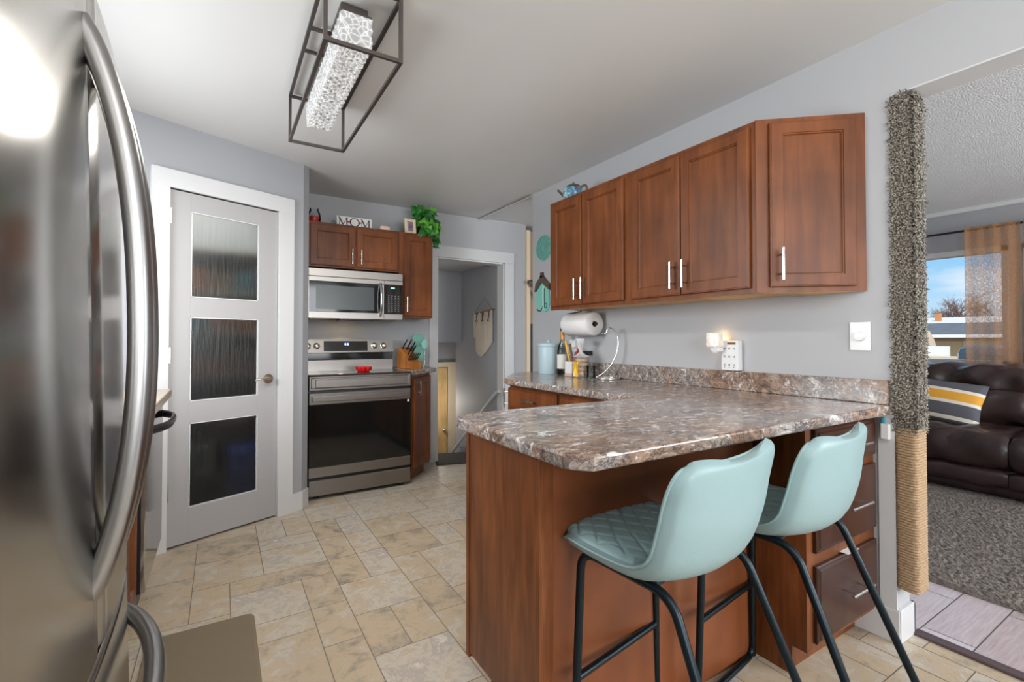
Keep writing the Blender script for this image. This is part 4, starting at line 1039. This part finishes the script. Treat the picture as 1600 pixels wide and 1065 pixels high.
    lf.build('foliage', g1, p, recalc=False); lg.build('foliage', g2, p, recalc=False)
    for k in range(7): vine.tube([(1.56, 4.14, UT+.08), (1.50+.03*k, 4.06, UT+.16), (1.46+.035*k, 3.965, UT+.05)], .0025, 5, .05)
    vine.build('stem', mat('stem_green', sr(70, 96, 40), .6), p)
tops()
def stove_side():
    k = thing('knife_block', 'brown wooden knife block full of black-handled knives', 'knife block', (1.44, 4.10, TOP))
    b = MB(); Mx = Matrix(((1, 0, 0, 0), (0, 0, 1, 0), (0, 1, 0, 0), (0, 0, 0, 1)))
    M = Matrix.Translation((1.375, 4.17, TOP)) @ Matrix.Rotation(radians(20), 4, 'Z')
    rot = Matrix(((0, 0, 1, 0), (1, 0, 0, 0), (0, 1, 0, 0), (0, 0, 0, 1)))
    b.prism([(-.16, .0), (.03, 0), (.045, .02), (.03, .17), (.0, .19), (-.05, .14), (-.11, .075), (-.165, .06)], 0, .125, .006, M @ rot); blk = b.build('block', block_m, k)
    hm = mat('knife_handle', sr(34, 34, 38), .35)
    def knife(x, y, z, L, w):
        h = MB(); h.T = M; d = Vector((0, -.62, .78)); p = Vector((x, y, z)); h.tube([p, p+d*L], w, 8, sy=.7); h.build('knife_handle', hm, k)
        h = MB(); h.T = M; q = p+d*L; h.tube([q, q+d*.006], w*1.02, 8, sy=.7); h.build('knife_butt', chrome_m, k)
    for i in range(3): knife(.025+.036*i, -.005-.012*i, .172-.01*i, .105+.012*(i == 1), .0095)
    for i in range(2): knife(.05+.04*i, -.055, .125, .10, .009)
    for i in range(6): knife(.014+.0195*i, -.105, .078, .075, .0065)
    u = thing('utensil_holder', 'teal slotted utensil stand behind the knife block', 'utensil holder', (1.575, 4.20, TOP))
    t2 = mat('teal_ceramic', sr(118, 172, 158), .35)
    MB().box(1.505, 1.605, 4.17, 4.25, TOP, TOP+.205, .010).build('stand', t2, u)
    MB().prism([(1.512, 0), (1.50, .10), (1.52, .115), (1.60, .115), (1.612, .10), (1.60, 0)], 4.185, 4.20, .004, Matrix(((1, 0, 0, 0), (0, 0, 1, 0), (0, 1, 0, TOP+.19), (0, 0, 0, 1)))).build('spatula', t2, u)
    sp = MB(); sp.T = Matrix.Translation((1.602, 4.160, TOP+.215)) @ Matrix.Rotation(radians(90), 4, 'X')
    sp.lathe([(0, 0), (.012, .002), (.026, .009), (.030, .012), (.027, .013), (0, .006)], n=20, M=Matrix.Diagonal((1, 1.45, 1, 1))); sp.tube([(0, -.04, .006), (-.004, -.11, .006)], .005, 8); sp.build('spoon', mat('teal_pale', sr(140, 196, 184), .35), u)
    MB().tube([(1.618, 4.21, TOP+.002), (1.632, 4.21, TOP+.06), (1.622, 4.21, TOP+.2)], .004, 6, .03).build('wire_arm', chrome_m, u)
stove_side()
def counter_things():
    c = thing('canister', 'tall pale blue lidded canister at the far worktop end', 'canister', (2.165, 2.975, TOP))
    p = (2.165, 2.975, TOP); blue = mat('pale_blue_enamel', sr(178, 200, 208), .4)
    MB().lathe([(0, 0), (.080, 0), (.083, .006), (.083, .20), (.081, .206), (0, .206)], p, 36).build('body', blue, c)
    MB().lathe([(0, .206), (.086, .206), (.088, .210), (.088, .226), (.080, .232), (.02, .236), (.012, .240), (.010, .246), (.014, .252), (.008, .258), (0, .258)], p, 36).build('lid', blue, c)
    b = thing('wine_bottle', 'clear wine bottle with an orange neck and white label', 'bottle', (2.165, 2.80, TOP))
    p = (2.165, 2.80, TOP)
    MB().lathe([(0, .004), (.034, 0), (.040, .006), (.041, .17), (.036, .20), (.018, .245), (.0145, .26), (.0145, .33), (.0165, .332), (.0165, .345), (.012, .346), (0, .345)], p, 28).build('glass', bottle_m, b)
    MB().lathe([(.0152, .262), (.0152, .322), (.0148, .322), (.0148, .262)], p, 20, cap=False).build('neck_foil', mat('orange_foil', sr(196, 130, 50), .3, .4), b)
    MB().lathe([(.0175, .322), (.0175, .348), (0, .349)], p, 20, cap=False).build('cap', black_m, b)
    lm = mat('paper_label', sr(222, 220, 212), .6)
    MB().lathe([(.0418, .045), (.0418, .15), (.0414, .15), (.0414, .045)], p, 28, cap=False).build('paper_label', lm, b)
    w = thing('utensil_crock', 'white square crock holding red and yellow handled utensils', 'crock', (2.13, 2.64, TOP))
    cr = MB(); x, y, z = 2.13, 2.64, TOP
    cr.box(x-.040, x+.040, y-.040, y+.040, z+.018, z+.105, .006); MB().box(x-.041, x+.041, y-.041, y+.041, z, z+.019, .004).build('base', mat('blush_base', sr(206, 176, 164), .4), w); cr.build('crock', mat('white_ceramic', sr(228, 226, 224), .3), w)
    for dx, dy, tx, ty, L, m_ in ((-.015, -.01, .025, -.05, .20, mat('red_handle', sr(170, 24, 34), .4)), (.0, .01, .03, -.02, .17, mat('navy_handle', sr(50, 52, 84), .4)), (.01, -.015, .035, -.04, .19, white_m), (-.01, .015, .0, .05, .25, mat('yellow_handle', sr(222, 170, 60), .4)), (.018, .01, -.02, .02, .23, mat('walnut_handle', sr(110, 74, 46), .5))):
        h = MB(); h.tube([(x+dx, y+dy, z+.104), (x+dx+tx*.5, y+dy+ty*.5, z+.06+L*.4), (x+dx+tx, y+dy+ty, z+L)], .006, 8, r2=.010); h.build('utensil', m_, w)
    g = thing('bread_bag', 'yellow and clear bag of rolls with a twisted top', 'bag', (2.11, 2.535, TOP))
    bm_ = mat('yellow_film', sr(232, 178, 40), .25); bun = mat('bread', sr(220, 178, 118), .6, noise=(20, .25))
    for k in range(4):
        q = MB(); q.lathe([(0, 0), (.034, .003), (.044, .014), (.042, .026), (0, .034)], (2.118+.004*(k % 2), 2.53, TOP+.012+.030*k), 20); q.build('roll', bun, g)
    q = MB()
    def bagf(u, v):
        a = 2*pi*u; r = (.052+.006*sin(5*a+4*v)+.003*sin(9*a))*(1-.1*v); return Vector((2.118+r*cos(a), 2.53+r*1.05*sin(a), TOP+.001+.145*v))
    q.grid(bagf, 40, 10)
    fm = thin_glass('clear_film', (.95, .95, .95), 1.3, .12); q.build('film', fm, g)
    q = MB()
    def yl(u, v):
        a = pi*.80+pi*.36*u; r = .0535+.006*sin(5*a+4*v*.8)+.003*sin(9*a); return Vector((2.118+r*cos(a), 2.53+r*1.05*sin(a), TOP+.008+.10*v))
    q.grid(yl, 20, 8); q.build('printed_side', bm_, g)
    t = MB()
    def tw(u, v):
        a = 2*pi*u; r = (.046*(1-v/.3)**1.5+.011 if v < .3 else .011+.022*((v-.3)/.7)**1.2)*(1+.24*sin(4*a+8*v)); return Vector((2.122+r*cos(a)+.006*v, 2.535+r*sin(a)+.02*v, TOP+.142+.125*v))
    t.grid(tw, 36, 26); t.build('twisted_neck', thin_glass('crumpled_film', (.92, .93, .95), 1.45, .5), g)
    gl = MB(); gl.lathe([(0, .003), (.023, .003), (.028, .083), (.030, .084), (.026, 0), (0, 0)], (2.12, 2.432, TOP), 28, cap=False)
    tag(gl.build('drinking_glass', bottle_m), 'small clear glass tumbler beside the wire banana hook', 'glass')
    h = thing('banana_hook', 'curved chrome wire banana hook stand on the worktop', 'banana stand', (2.17, 2.36, TOP))
    wire = mat('chrome_wire', (.78, .78, .78), .14, 1)
    MB().tube([(2.172+.075*cos(a*pi/20), 2.325+.075*sin(a*pi/20), TOP+.006) for a in range(40)], .0052, 8, closed=True).tube([(2.172+.04*cos(a*pi/20), 2.325+.04*sin(a*pi/20), TOP+.005) for a in range(40)], .004, 8, closed=True).build('base_ring', wire, h)
    e1 = Vector((.62, -.78, 0)); o0 = Vector((2.105, 2.385, TOP+.008))
    P = [(0, 0), (.05, .03), (.10, .085), (.132, .15), (.146, .215), (.140, .275), (.118, .318), (.092, .330), (.074, .318), (.070, .298), (.052, .286), (.036, .296)]
    o0 = Vector((2.122, 2.382, TOP+.008))
    MB().tube([o0+e1*a+Vector((0, 0, z)) for a, z in P], .0052, 8, .02, 3).build('hook_arm', wire, h)
    # paper towel
    t = thing('paper_towel_roll', 'white paper towel roll on an under-cabinet holder', 'paper towel', (2.175, 2.6, 1.31))
    n = Matrix.Translation((2.178, 2.46, 1.305)) @ Matrix.Rotation(-pi/2, 4, 'X')
    MB().lathe([(.020, 0), (.078, 0), (.080, .003), (.080, .277), (.078, .28), (.020, .28)], (0, 0, 0), 40, n, cap=False).build('paper', mat('paper_towel', sr(232, 231, 229), .85, bump=(60, .25)), t)
    MB().lathe([(.0202, -.001), (.0202, .281), (.018, .281), (.018, -.001)], (0, 0, 0), 20, n, cap=False).build('core_tube', mat('cardboard', sr(150, 120, 92), .8), t)
    hd = MB(); hd.tube([(2.178, 2.448, 1.305), (2.178, 2.752, 1.305)], .006, 10); hd.tube([(2.178, 2.448, 1.305), (2.178, 2.444, 1.305)], .014, 14); hd.tube([(2.178, 2.752, 1.305), (2.178, 2.752, 1.39)], .006, 8).tube([(2.178, 2.752, 1.385), (2.178, 2.60, 1.396)], .005, 8); hd.build('holder', mat('bronze_bar', sr(70, 58, 52), .35, .8), t)
    # outlet half hidden behind the bottle, with a plug and black cord
    o = thing('wall_outlet', 'white wall outlet with plugged-in chargers behind the bottle', 'outlet', (WX, 2.78, 1.12))
    MB().box(WX-.006, WX-.0005, 2.74, 2.86, 1.075, 1.20, .002).build('plate', white_m, o)
    MB().box(WX-.05, WX-.0055, 2.745, 2.785, 1.14, 1.19, .004).box(WX-.045, WX-.0055, 2.80, 2.84, 1.10, 1.15, .004).build('plug', white_m, o)
    MB().box(WX-.03, WX-.0007, 2.60, 2.74, 1.085, 1.115, .003).build('adapter', black_m, o)
    # multi-outlet tap and wax warmer
    m = thing('outlet_tap', 'white six-way plug-in outlet tap on the wall', 'outlet', (WX, 1.497, 1.1))
    MB().box(WX-.040, WX-.0005, 1.449, 1.546, 1.037, 1.193, .006).build('body', white_m, m)
    sl = MB(); 
    for r in range(3):
        for q in range(3): yy = 1.468+.026*q; zz = 1.062+.042*r; sl.box(WX-.0412, WX-.0398, yy, yy+.0022, zz, zz+.010).box(WX-.0412, WX-.0398, yy+.006, yy+.0082, zz, zz+.010)
    for q in range(3): sl.box(WX-.0412, WX-.0398, 1.470+.026*q, 1.474+.026*q, 1.052, 1.057)
    MB().box(WX-.0413, WX-.0395, 1.462, 1.508, 1.172, 1.184).build('cord_slot', mat('amber_slot', sr(120, 80, 30), .5), m)
    sl.build('slots', mat('slot_grey', sr(96, 96, 100), .5), m)
    w = thing('wax_warmer', 'glowing white patterned plug-in wax warmer', 'wax warmer', (2.215, 1.575, 1.15))
    c = (2.212, 1.560, 1.155)
    wm = bpy.data.materials.new('pierced_porcelain'); wm.use_nodes = True; nt = wm.node_tree; b_ = nt.nodes['Principled BSDF']; b_.inputs['Base Color'].default_value = (.86, .84, .80, 1); b_.inputs['Roughness'].default_value = .35
    tcn = nd(nt, 'ShaderNodeTexCoord'); vo = nd(nt, 'ShaderNodeTexVoronoi', Scale=62.0); nt.links.new(tcn.outputs['Object'], vo.inputs['Vector'])
    rp = ramp(nt, vo.outputs['Distance'], [(.16, (1, .74, .40)), (.34, (.10, .07, .04))]); nt.links.new(rp.outputs[0], b_.inputs['Emission Color']); b_.inputs['Emission Strength'].default_value = .8
    MB().lathe([(0, .0), (.03, .0), (.039, .006), (.041, .012), (.041, .070), (.039, .076), (.035, .078), (.033, .070), (0, .066)], c, 36).build('shade', wm, w)
    MB().lathe([(.012, -.028), (.022, -.018), (.026, 0), (0, 0)], c, 20).box(c[0]-.01, WX-.042, 1.528, 1.556, 1.135, 1.155, .004).build('plug_base', white_m, w)
    light('POINT', 'warmer_glow', (2.262, 1.560, 1.20), .13, (1, .62, .25), size=.012)
    d = thing('dimmer_switch', 'white dimmer switch with a round knob by the carpeted post', 'switch', (WX, .922, 1.21))
    MB().box(WX-.007, WX-.0005, .884, .960, 1.152, 1.272, .0025).build('plate', white_m, d)
    MB().lathe([(.020, 0), (.0195, .010), (.017, .016), (0, .017)], (0, 0, 0), 24, Matrix.Translation((WX-.007, .922, 1.212)) @ Matrix.Rotation(-pi/2, 4, 'Y')).build('knob', white_m, d)
    s = thing('sensor_box', 'small white box on the wall edge below the worktop corner', 'sensor', (2.27, .83, .83))
    MB().box(2.258, WX-.0065, .818, .848, .80, .862, .004).build('case', white_m, s)
    MB().box(2.262, WX-.0065, .836, .846, .862, .885, .002).build('clip', mat('teal_clip', sr(60, 150, 170), .4), s)
counter_things()
def wall_decor():
    d = MB(); c = Vector((WX-.007, 3.205, 1.96)); R = .106
    tm = mat('teal_metal', sr(128, 204, 190), .45)
    def ring(r0, r1):
        d.tube([(c.x, c.y+(r0+r1)/2*cos(a*pi/24), c.z+(r0+r1)/2*sin(a*pi/24)) for a in range(48)], (r1-r0)/2, 6, closed=True)
    for r0, r1 in ((.020, .027), (.050, .055), (.077, .082), (.099, .106)): ring(r0, r1)
    for q, (n, ra, rb) in enumerate(((10, .025, .052), (16, .053, .079), (22, .080, .102))):
        for k in range(n):
            a = 2*pi*(k+.5*(q % 2))/n; da = pi/n*.7; pm = (ra+rb)/2
            d.tube([(c.x, c.y+ra*cos(a), c.z+ra*sin(a)), (c.x, c.y+pm*cos(a+da), c.z+pm*sin(a+da)), (c.x, c.y+rb*cos(a), c.z+rb*sin(a)), (c.x, c.y+pm*cos(a-da), c.z+pm*sin(a-da))], .0034, 5, closed=True)
    d.lathe([(0, 0), (.014, .002), (0, .008)], (0, 0, 0), 16, Matrix.Translation((c.x, c.y, c.z)) @ Matrix.Rotation(-pi/2, 4, 'Y'))
    tag(d.build('wall_medallion', tm), 'round teal openwork medallion on the wall beside the cabinet', 'wall decoration')
    t = thing('house_plaque', 'teal house-shaped wall plaque with a brown roof', 'wall decoration', (WX, 3.21, 1.43))
    Mh = Matrix(((0, 0, -1, WX-.0008), (-1, 0, 0, 3.215), (0, 1, 0, 0), (0, 0, 0, 1)))   # local x = -Y, local y = Z, thickness towards -X
    P = [(-.075, 1.66), (0, 1.70), (.085, 1.655), (.10, 1.50), (.085, 1.447), (.04, 1.425), (-.03, 1.432), (-.075, 1.47), (-.09, 1.55)]
    MB().prism(P, 0, .010, 0, Mh).build('body', tm, t)
    br = mat('weathered_brown', sr(92, 78, 66), .7)
    MB().prism([(-.10, 1.60), (-.085, 1.665), (.0, 1.735), (.105, 1.655), (.115, 1.60), (.10, 1.605), (.0, 1.675), (-.085, 1.60)], .011, .022, 0, Mh).box(-.016, .016, 1.71, 1.755, .011, .022, 0, Mh).build('roof', br, t)
    MB().box(.012, .026, 1.44, 1.64, .0102, .016, 0, Mh).build('post', white_m, t)
    dk = mat('plaque_dark', sr(40, 52, 54), .6)
    m = MB(); m.tube([Mh @ Vector((-.04+.045*cos(a*pi/10), 1.475+.04*sin(a*pi/10)+.0*a, .011)) for a in range(-8, 1)], .004, 6); m.box(.03, .034, 1.49, 1.62, .0102, .013, 0, Mh); m.tube([Mh @ Vector((.05+.018*cos(a*pi/8), 1.475+.018*sin(a*pi/8), .011)) for a in range(16)], .0035, 6, closed=True); m.build('cutout_mark', dk, t)
    # teapot on the wall cabinets
    t = thing('teapot', 'small colourful glazed teapot on top of the wall cabinets', 'teapot', (2.06, 2.52, UZ1))
    c = (2.045, 2.52, UZ1)
    gm = bpy.data.materials.new('painted_glaze'); gm.use_nodes = True; nt = gm.node_tree; b_ = nt.nodes['Principled BSDF']; b_.inputs['Roughness'].default_value = .2
    tcn = nd(nt, 'ShaderNodeTexCoord'); n = nd(nt, 'ShaderNodeTexNoise', Scale=16.0, Detail=3.0, Distortion=1.5); nt.links.new(tcn.outputs['Object'], n.inputs['Vector'])
    rp = ramp(nt, n.outputs[0], [(.3, sr(130, 80, 120)), (.42, sr(90, 130, 170)), (.50, sr(120, 190, 180)), (.58, sr(206, 206, 210)), (.72, sr(140, 160, 110))]); nt.links.new(rp.outputs[0], b_.inputs['Base Color'])
    MB().lathe([(0, 0), (.045, 0), (.066, .02), (.074, .045), (.066, .075), (.045, .092), (0, .094)], c, 30).build('body', gm, t)
    bz = mat('bronze_glaze', sr(112, 96, 78), .35, .3); gr = mat('green_glaze', sr(70, 84, 66), .35)
    MB().lathe([(.048, .091), (.046, .101), (.02, .110), (.008, .112), (.011, .122), (0, .126)], c, 24).build('lid', gr, t)
    u = Vector((-.25, .97, 0)).normalized()
    o = Vector(c)
    MB().tube([o+u*.062+Vector((0, 0, .04)), o+u*.095+Vector((0, 0, .06)), o+u*.135+Vector((0, 0, .10))], .014, 10, .02, r2=.008).build('spout', bz, t)
    MB().tube([o-u*.06+Vector((0, 0, .080)), o-u*.098+Vector((0, 0, .092)), o-u*.115+Vector((0, 0, .06)), o-u*.095+Vector((0, 0, .03)), o-u*.066+Vector((0, 0, .028))], .008, 8, .02, 4).build('handle', bz, t)
wall_decor()
def macrame():
    T = thing('macrame_hanging', 'cream macrame hanging on a wooden rod on the stairwell wall', 'wall hanging', (2.58, 4.86, 1.5))
    X = 2.586
    MB().tube([(X, 4.58, 1.535), (X, 5.10, 1.500)], .009, 8).build('rod', mat('driftwood', sr(140, 104, 70), .7), T)
    MB().tube([(X, 4.63, 1.532), (X+.004, 4.83, 1.68), (X, 5.06, 1.505)], .002, 5).build('hanging_cord', mat('jute', sr(150, 138, 120), .9), T)
    rnd = random.Random(4); m = MB()
    n = 64
    for k in range(n):
        u = k/(n-1); y = 4.625+.445*u; zt = 1.53-.03*u
        low = 1.17-.17*(1-abs(2*((u-.62))/1.24)**1.3) if u < .9 else 1.22
        low = min(1.24, low+rnd.uniform(-.012, .012)); a = rnd.uniform(-.004, .004)
        if abs((u*3) % 1-.5) < .2 and u < .98: start = zt-.09-.05*(1-abs((u*3) % 1-.5)/.2)
        else: start = zt
        m.tube([(X+a, y, start), (X+rnd.uniform(-.004, .004), y+rnd.uniform(-.004, .004), (start+low)/2), (X+a, y+rnd.uniform(-.006, .006), low)], .0046, 5)
    for q in range(3):
        y = 4.70+.148*q
        for s in (-1, 1): m.tube([(X-.006, y+s*.07, 1.515), (X-.008, y+s*.03, 1.445), (X-.008, y, 1.40)], .006, 6)
    m.build('cords', mat('cotton_cord', sr(218, 206, 188), .9), T)
    for q in range(3):
        b = MB(); b.lathe([(0, -.012), (.012, -.006), (.014, 0), (.012, .006), (0, .012)], (X-.008, 4.70+.148*q, 1.415), 10)
        b.build('bead', mat('dark_bead', sr(70, 52, 40), .5), T)
macrame()

# ================================================================== LIVING ROOM
def sofa():
    T = thing('sofa', 'long dark brown leather sofa below the living-room window', 'sofa', (5.4, .9, 0))
    L = leather_m
    def roll(x0, x1, y0, y1, z0, z1, n=2.6, wr=.006, seed=0):
        m = MB(); rnd = random.Random(seed); ph = [rnd.uniform(0, 6) for _ in range(6)]
        cx, cz, hx, hz = (x0+x1)/2, (z0+z1)/2, (x1-x0)/2, (z1-z0)/2; nu, nv = 40, 36
        def fn(u, v):
            y = y0+(y1-y0)*u; a = 2*pi*v; s = (1-abs(2*u-1)**9)**(1/3.) if 0 < u < 1 else 0
            s = max(s, .0)
            c_, s_ = cos(a), sin(a)
            px = math.copysign(abs(c_)**(2/n), c_); pz = math.copysign(abs(s_)**(2/n), s_)
            w = wr*(sin(9*y*2.2+ph[0]+2*sin(a*2+ph[1]))+.7*sin(31*y+ph[2]+3*sin(a)))
            return Vector((cx+px*(hx+w)*(.9+.1*s), y if 0 < u < 1 else y, cz+pz*(hz+w)*(.8+.2*s)))
        m.grid(fn, nu, nv)
        for u in (0, 1):
            m.face([m.v(fn(u, k/nv)) for k in range(nv)])
        bmesh.ops.remove_doubles(m.bm, verts=m.bm.verts[:], dist=1e-5)
        return m
    MB().box(4.90, 5.95, -1.3, 2.30, .04, .24, .03).build('base', L, T)
    MB().box(5.55, 5.98, -1.3, 2.30, .2, .80, .06).build('back_frame', L, T)
    ys = [(-1.0, -.02), (-.01, 1.045), (1.055, 1.52), (1.53, 2.02)]
    ys = [(-1.02, -.02), (-.015, 1.04), (1.045, 2.02)]
    k = 0
    for a, b in ys:
        k += 1
        roll(4.86, 5.62, a, b, .27, .515, 3.2, .006, k).build('seat_cushion', L, T)
        roll(4.85, 5.05, a, b, .215, .50, 2.4, .006, k+20).build('front_roll', L, T)
        roll(5.36, 5.66, a, b, .48, .80, 2.6, .009, k+10).build('lumbar_cushion', L, T)
        roll(5.42, 5.86, a, b, .70, .985, 2.6, .012, k+5).build('back_cushion', L, T)
        roll(4.84, 5.0, a, b, .10, .235, 3.0, .004, k+30).build('front_panel', L, T)
    roll(4.88, 5.9, 2.03, 2.33, .06, .66, 3.2, .006, 40).build('arm', L, T); roll(4.88, 5.9, -1.33, -1.03, .06, .66, 3.2, .006, 41).build('arm', L, T)
    for x in (5.10, 5.9):
        for y in (-1.2, 2.2): MB().cyl((x, y, .0), (x, y, .05), .03).build('foot', black_m, T)
sofa()
def pillow():
    m = MB(); w, h, d = .29, .19, .08
    pm = bpy.data.materials.new('striped_canvas'); pm.use_nodes = True; nt = pm.node_tree; b = nt.nodes['Principled BSDF']; b.inputs['Roughness'].default_value = .85
    tcn = nd(nt, 'ShaderNodeTexCoord'); sp = nd(nt, 'ShaderNodeSeparateXYZ'); nt.links.new(tcn.outputs['Object'], sp.inputs[0])
    mr = nd(nt, 'ShaderNodeMapRange'); mr.inputs['From Min'].default_value = -h; mr.inputs['From Max'].default_value = h; nt.links.new(sp.outputs['Z'], mr.inputs['Value'])
    dkg, cr_, ye = sr(86, 86, 92), sr(224, 214, 198), sr(222, 160, 52)
    rp = ramp(nt, mr.outputs[0], [(0, dkg), (.09, cr_), (.17, dkg), (.44, cr_), (.51, ye), (.71, cr_), (.775, dkg)], 'CONSTANT'); nt.links.new(rp.outputs[0], b.inputs['Base Color'])
    nu = nv = 28
    def side(s):
        def fn(u, v):
            x, y = 2*u-1, 2*v-1; e = ((1-x**2)*(1-y**2)); t = d*max(e, 0)**.42
            k = 1-.10*(1-abs(x))*abs(y)**3*.6; k2 = 1-.10*(1-abs(y))*abs(x)**3*.6
            return Vector((s*t, x*w*k2, y*h*k))
        return fn
    m.grid(side(1), nu, nv); m.grid(side(-1), nu, nv); bmesh.ops.remove_doubles(m.bm, verts=m.bm.verts[:], dist=1e-5)
    o = m.build('throw_pillow', pm); o.location = (5.24, 1.545, .675); o.rotation_euler = (radians(-7), radians(20), radians(4)); o.rotation_euler = (radians(7), radians(22), radians(3))
    tag(o, 'grey, cream and mustard striped throw pillow on the sofa', 'pillow')
pillow()
def rug():
    m = MB(); x0, x1, y0, y1 = 3.0, 5.02, -1.2, 2.6; nu, nv = 200, 300; rnd = random.Random(6)
    g = [[m.v((x0+(x1-x0)*i/nu, y0+(y1-y0)*j/nv, (.018+.010*rnd.random()) if 0 < i < nu and 0 < j < nv else .002)) for j in range(nv+1)] for i in range(nu+1)]
    for i in range(nu):
        for j in range(nv): m.face([g[i][j], g[i+1][j], g[i+1][j+1], g[i][j+1]], False)
    tag(m.build('rug', rug_m), 'grey shaggy area rug in front of the sofa', 'rug')
rug()
def curtains():
    r = thing('curtain_rod', 'thin black curtain rod above the living-room window', 'curtain rod', (6.0, 1.0, 2.23))
    MB().tube([(5.99, -1.0, 2.225), (5.99, 1.95, 2.225)], .011, 10).build('rod', black_m, r)
    for y in (-.7, 1.93): MB().tube([(6.099, y, 2.225), (5.99, y, 2.225)], .008, 8).build('bracket', black_m, r)
    for label, a, b, seed in (('burlap curtain panel beside the clear window pane, nearest the carpeted post', 1.178, 1.545, 1), ('burlap curtain panel cut off by the right edge of the photo', .60, 1.160, 2)):
        c = MB()
        def fn(u, v):
            y = a+(b-a)*u; return Vector((5.958+.010*sin(u*9+seed)*(.4+.6*(1-v))+.006*sin(u*23), y+.006*sin(v*7)*(1-u), .965+v*(2.245-.965)))
        c.grid(fn, 60, 30)
        o = c.build('curtain', burlap_m); md = o.modifiers.new('thick', 'SOLIDIFY'); md.thickness = .0015
        tag(o, label, 'curtain', 'burlap curtains')
curtains()
# ================================================================== OUTSIDE
def outside():
    struct(MB().box(6.3, 90, -40, 70, -1.0, -.82), 'ground_street', mat('street', sr(150, 146, 138), .9, noise=(.4, .15)))
    f = thing('fence', 'white yard fence across the street', 'fence', (16, 4.6, -.82))
    MB().box(16, 16.08, 4.48, 14, -.82, 1.02).build('panel', mat('fence_white', sr(226, 226, 226), .7), f)
    MB().box(15.6, 15.95, 4.25, 14, -.82, .76).build('kerb_wall', mat('kerb', sr(212, 200, 180), .8), f)
    h = thing('bungalow', 'low house with a dark roof beyond the fence', 'house', (28, 8, -.8))
    MB().box(26, 34, 2, 26, -.82, 1.40).build('wall', mat('house_cream', sr(222, 212, 196), .8), h)
    MB().box(25.9, 26.0, 1.9, 26, 1.13, 1.40).build('siding', mat('house_tan', sr(164, 138, 112), .8), h)
    MB().prism([(25.3, 1.26), (25.3, 1.40), (30, 1.98), (34.6, 1.40), (34.6, 1.26)], 1.5, 27, 0, Matrix(((1, 0, 0, 0), (0, 0, 1, 0), (0, 1, 0, 0), (0, 0, 0, 1)))).build('roof', mat('shingle_dark', sr(92, 98, 104), .9, noise=(3, .2)), h)
    MB().box(25.24, 25.32, 1.5, 27, 1.26, 1.39).build('fascia', white_m, h)
    MB().box(25.94, 26.01, 6.85, 7.7, .30, 1.12).build('garage_door', mat('garage_tan', sr(214, 178, 130), .7), h)
    MB().box(25.92, 26.01, 8.0, 8.3, .0, 1.12).build('door', mat('house_door', sr(130, 104, 84), .7), h)
    h2 = thing('far_house', 'pale-roofed house with a brick chimney behind the bungalow', 'house', (42, 14, -.8))
    MB().box(40, 50, 4, 30, -.82, 2.2).build('wall', mat('house_grey', sr(196, 190, 182), .8), h2)
    MB().prism([(39.2, 2.15), (45, 2.78), (50.8, 2.15)], 3.0, 15.0, 0, Matrix(((1, 0, 0, 0), (0, 0, 1, 0), (0, 1, 0, 0), (0, 0, 0, 1)))).build('roof', mat('snow_roof', sr(206, 206, 200), .8), h2)
    MB().box(41.8, 42.15, 12.15, 12.42, 2.3, 2.95).build('chimney', mat('brick', sr(196, 128, 78), .8), h2)
    u = thing('patio_umbrella', 'closed beige patio umbrella behind the fence', 'umbrella', (18, 5.8, -.8))
    MB().lathe([(.02, 1.15), (.30, 1.2), (.25, 1.6), (.14, 2.0), (.05, 2.24), (0, 2.28)], (17.5, 5.36, -.82), 12).build('canopy', mat('beige_canvas', sr(178, 162, 142), .9), u)
    MB().cyl((17.5, 5.36, -.82), (17.5, 5.36, .5), .03).build('pole', white_m, u)
    c = thing('parked_car', 'dark teal parked car seen low through the window', 'car', (15, 3.3, -.8))
    cm = mat('car_teal', sr(64, 92, 98), .25, .3)
    MB().box(13.6, 15.4, 0.6, 4.05, -.55, .62, .15).build('body', cm, c); MB().box(13.75, 15.25, 1.2, 3.75, .58, 1.05, .16).build('cabin', mat('car_glass', sr(58, 76, 86), .1), c)
    for x in (13.7, 15.3):
        for y in (1.2, 3.4): MB().cyl((x-.1, y, -.50), (x+.1, y, -.50), .32, 18).build('wheel', black_m, c)
    tw = mat('bare_twigs', sr(128, 104, 92), .9)
    for i, (x, y, hgt, s, lab) in enumerate(((55, 14.0, 6.2, 11, 'bare brown tree right of the chimney'), (57, 20.5, 5.4, 12, 'bare brown tree left of the chimney'), (66, 18.6, 7.2, 14, 'tall bare branching tree behind the chimney'))):
        t = thing('bare_tree', lab, 'tree', (x, y, -.8)); rnd = random.Random(s); m = MB()
        def br(p, d, L, r, lev):
            q = p+d*L; m.tube([p, q], r, 4, r2=r*.6)
            if lev:
                for _ in range(5):
                    e = (d+Vector((rnd.gauss(0, .55), rnd.gauss(0, .55), rnd.gauss(.1, .3)))).normalized(); br(p+d*L*rnd.uniform(.5, 1), e, L*rnd.uniform(.55, .8), r*.55, lev-1)
        br(Vector((x, y, -.8)), Vector((0, 0, 1)), hgt*.42, .14, 4); m.build('branches', tw, t)
outside()
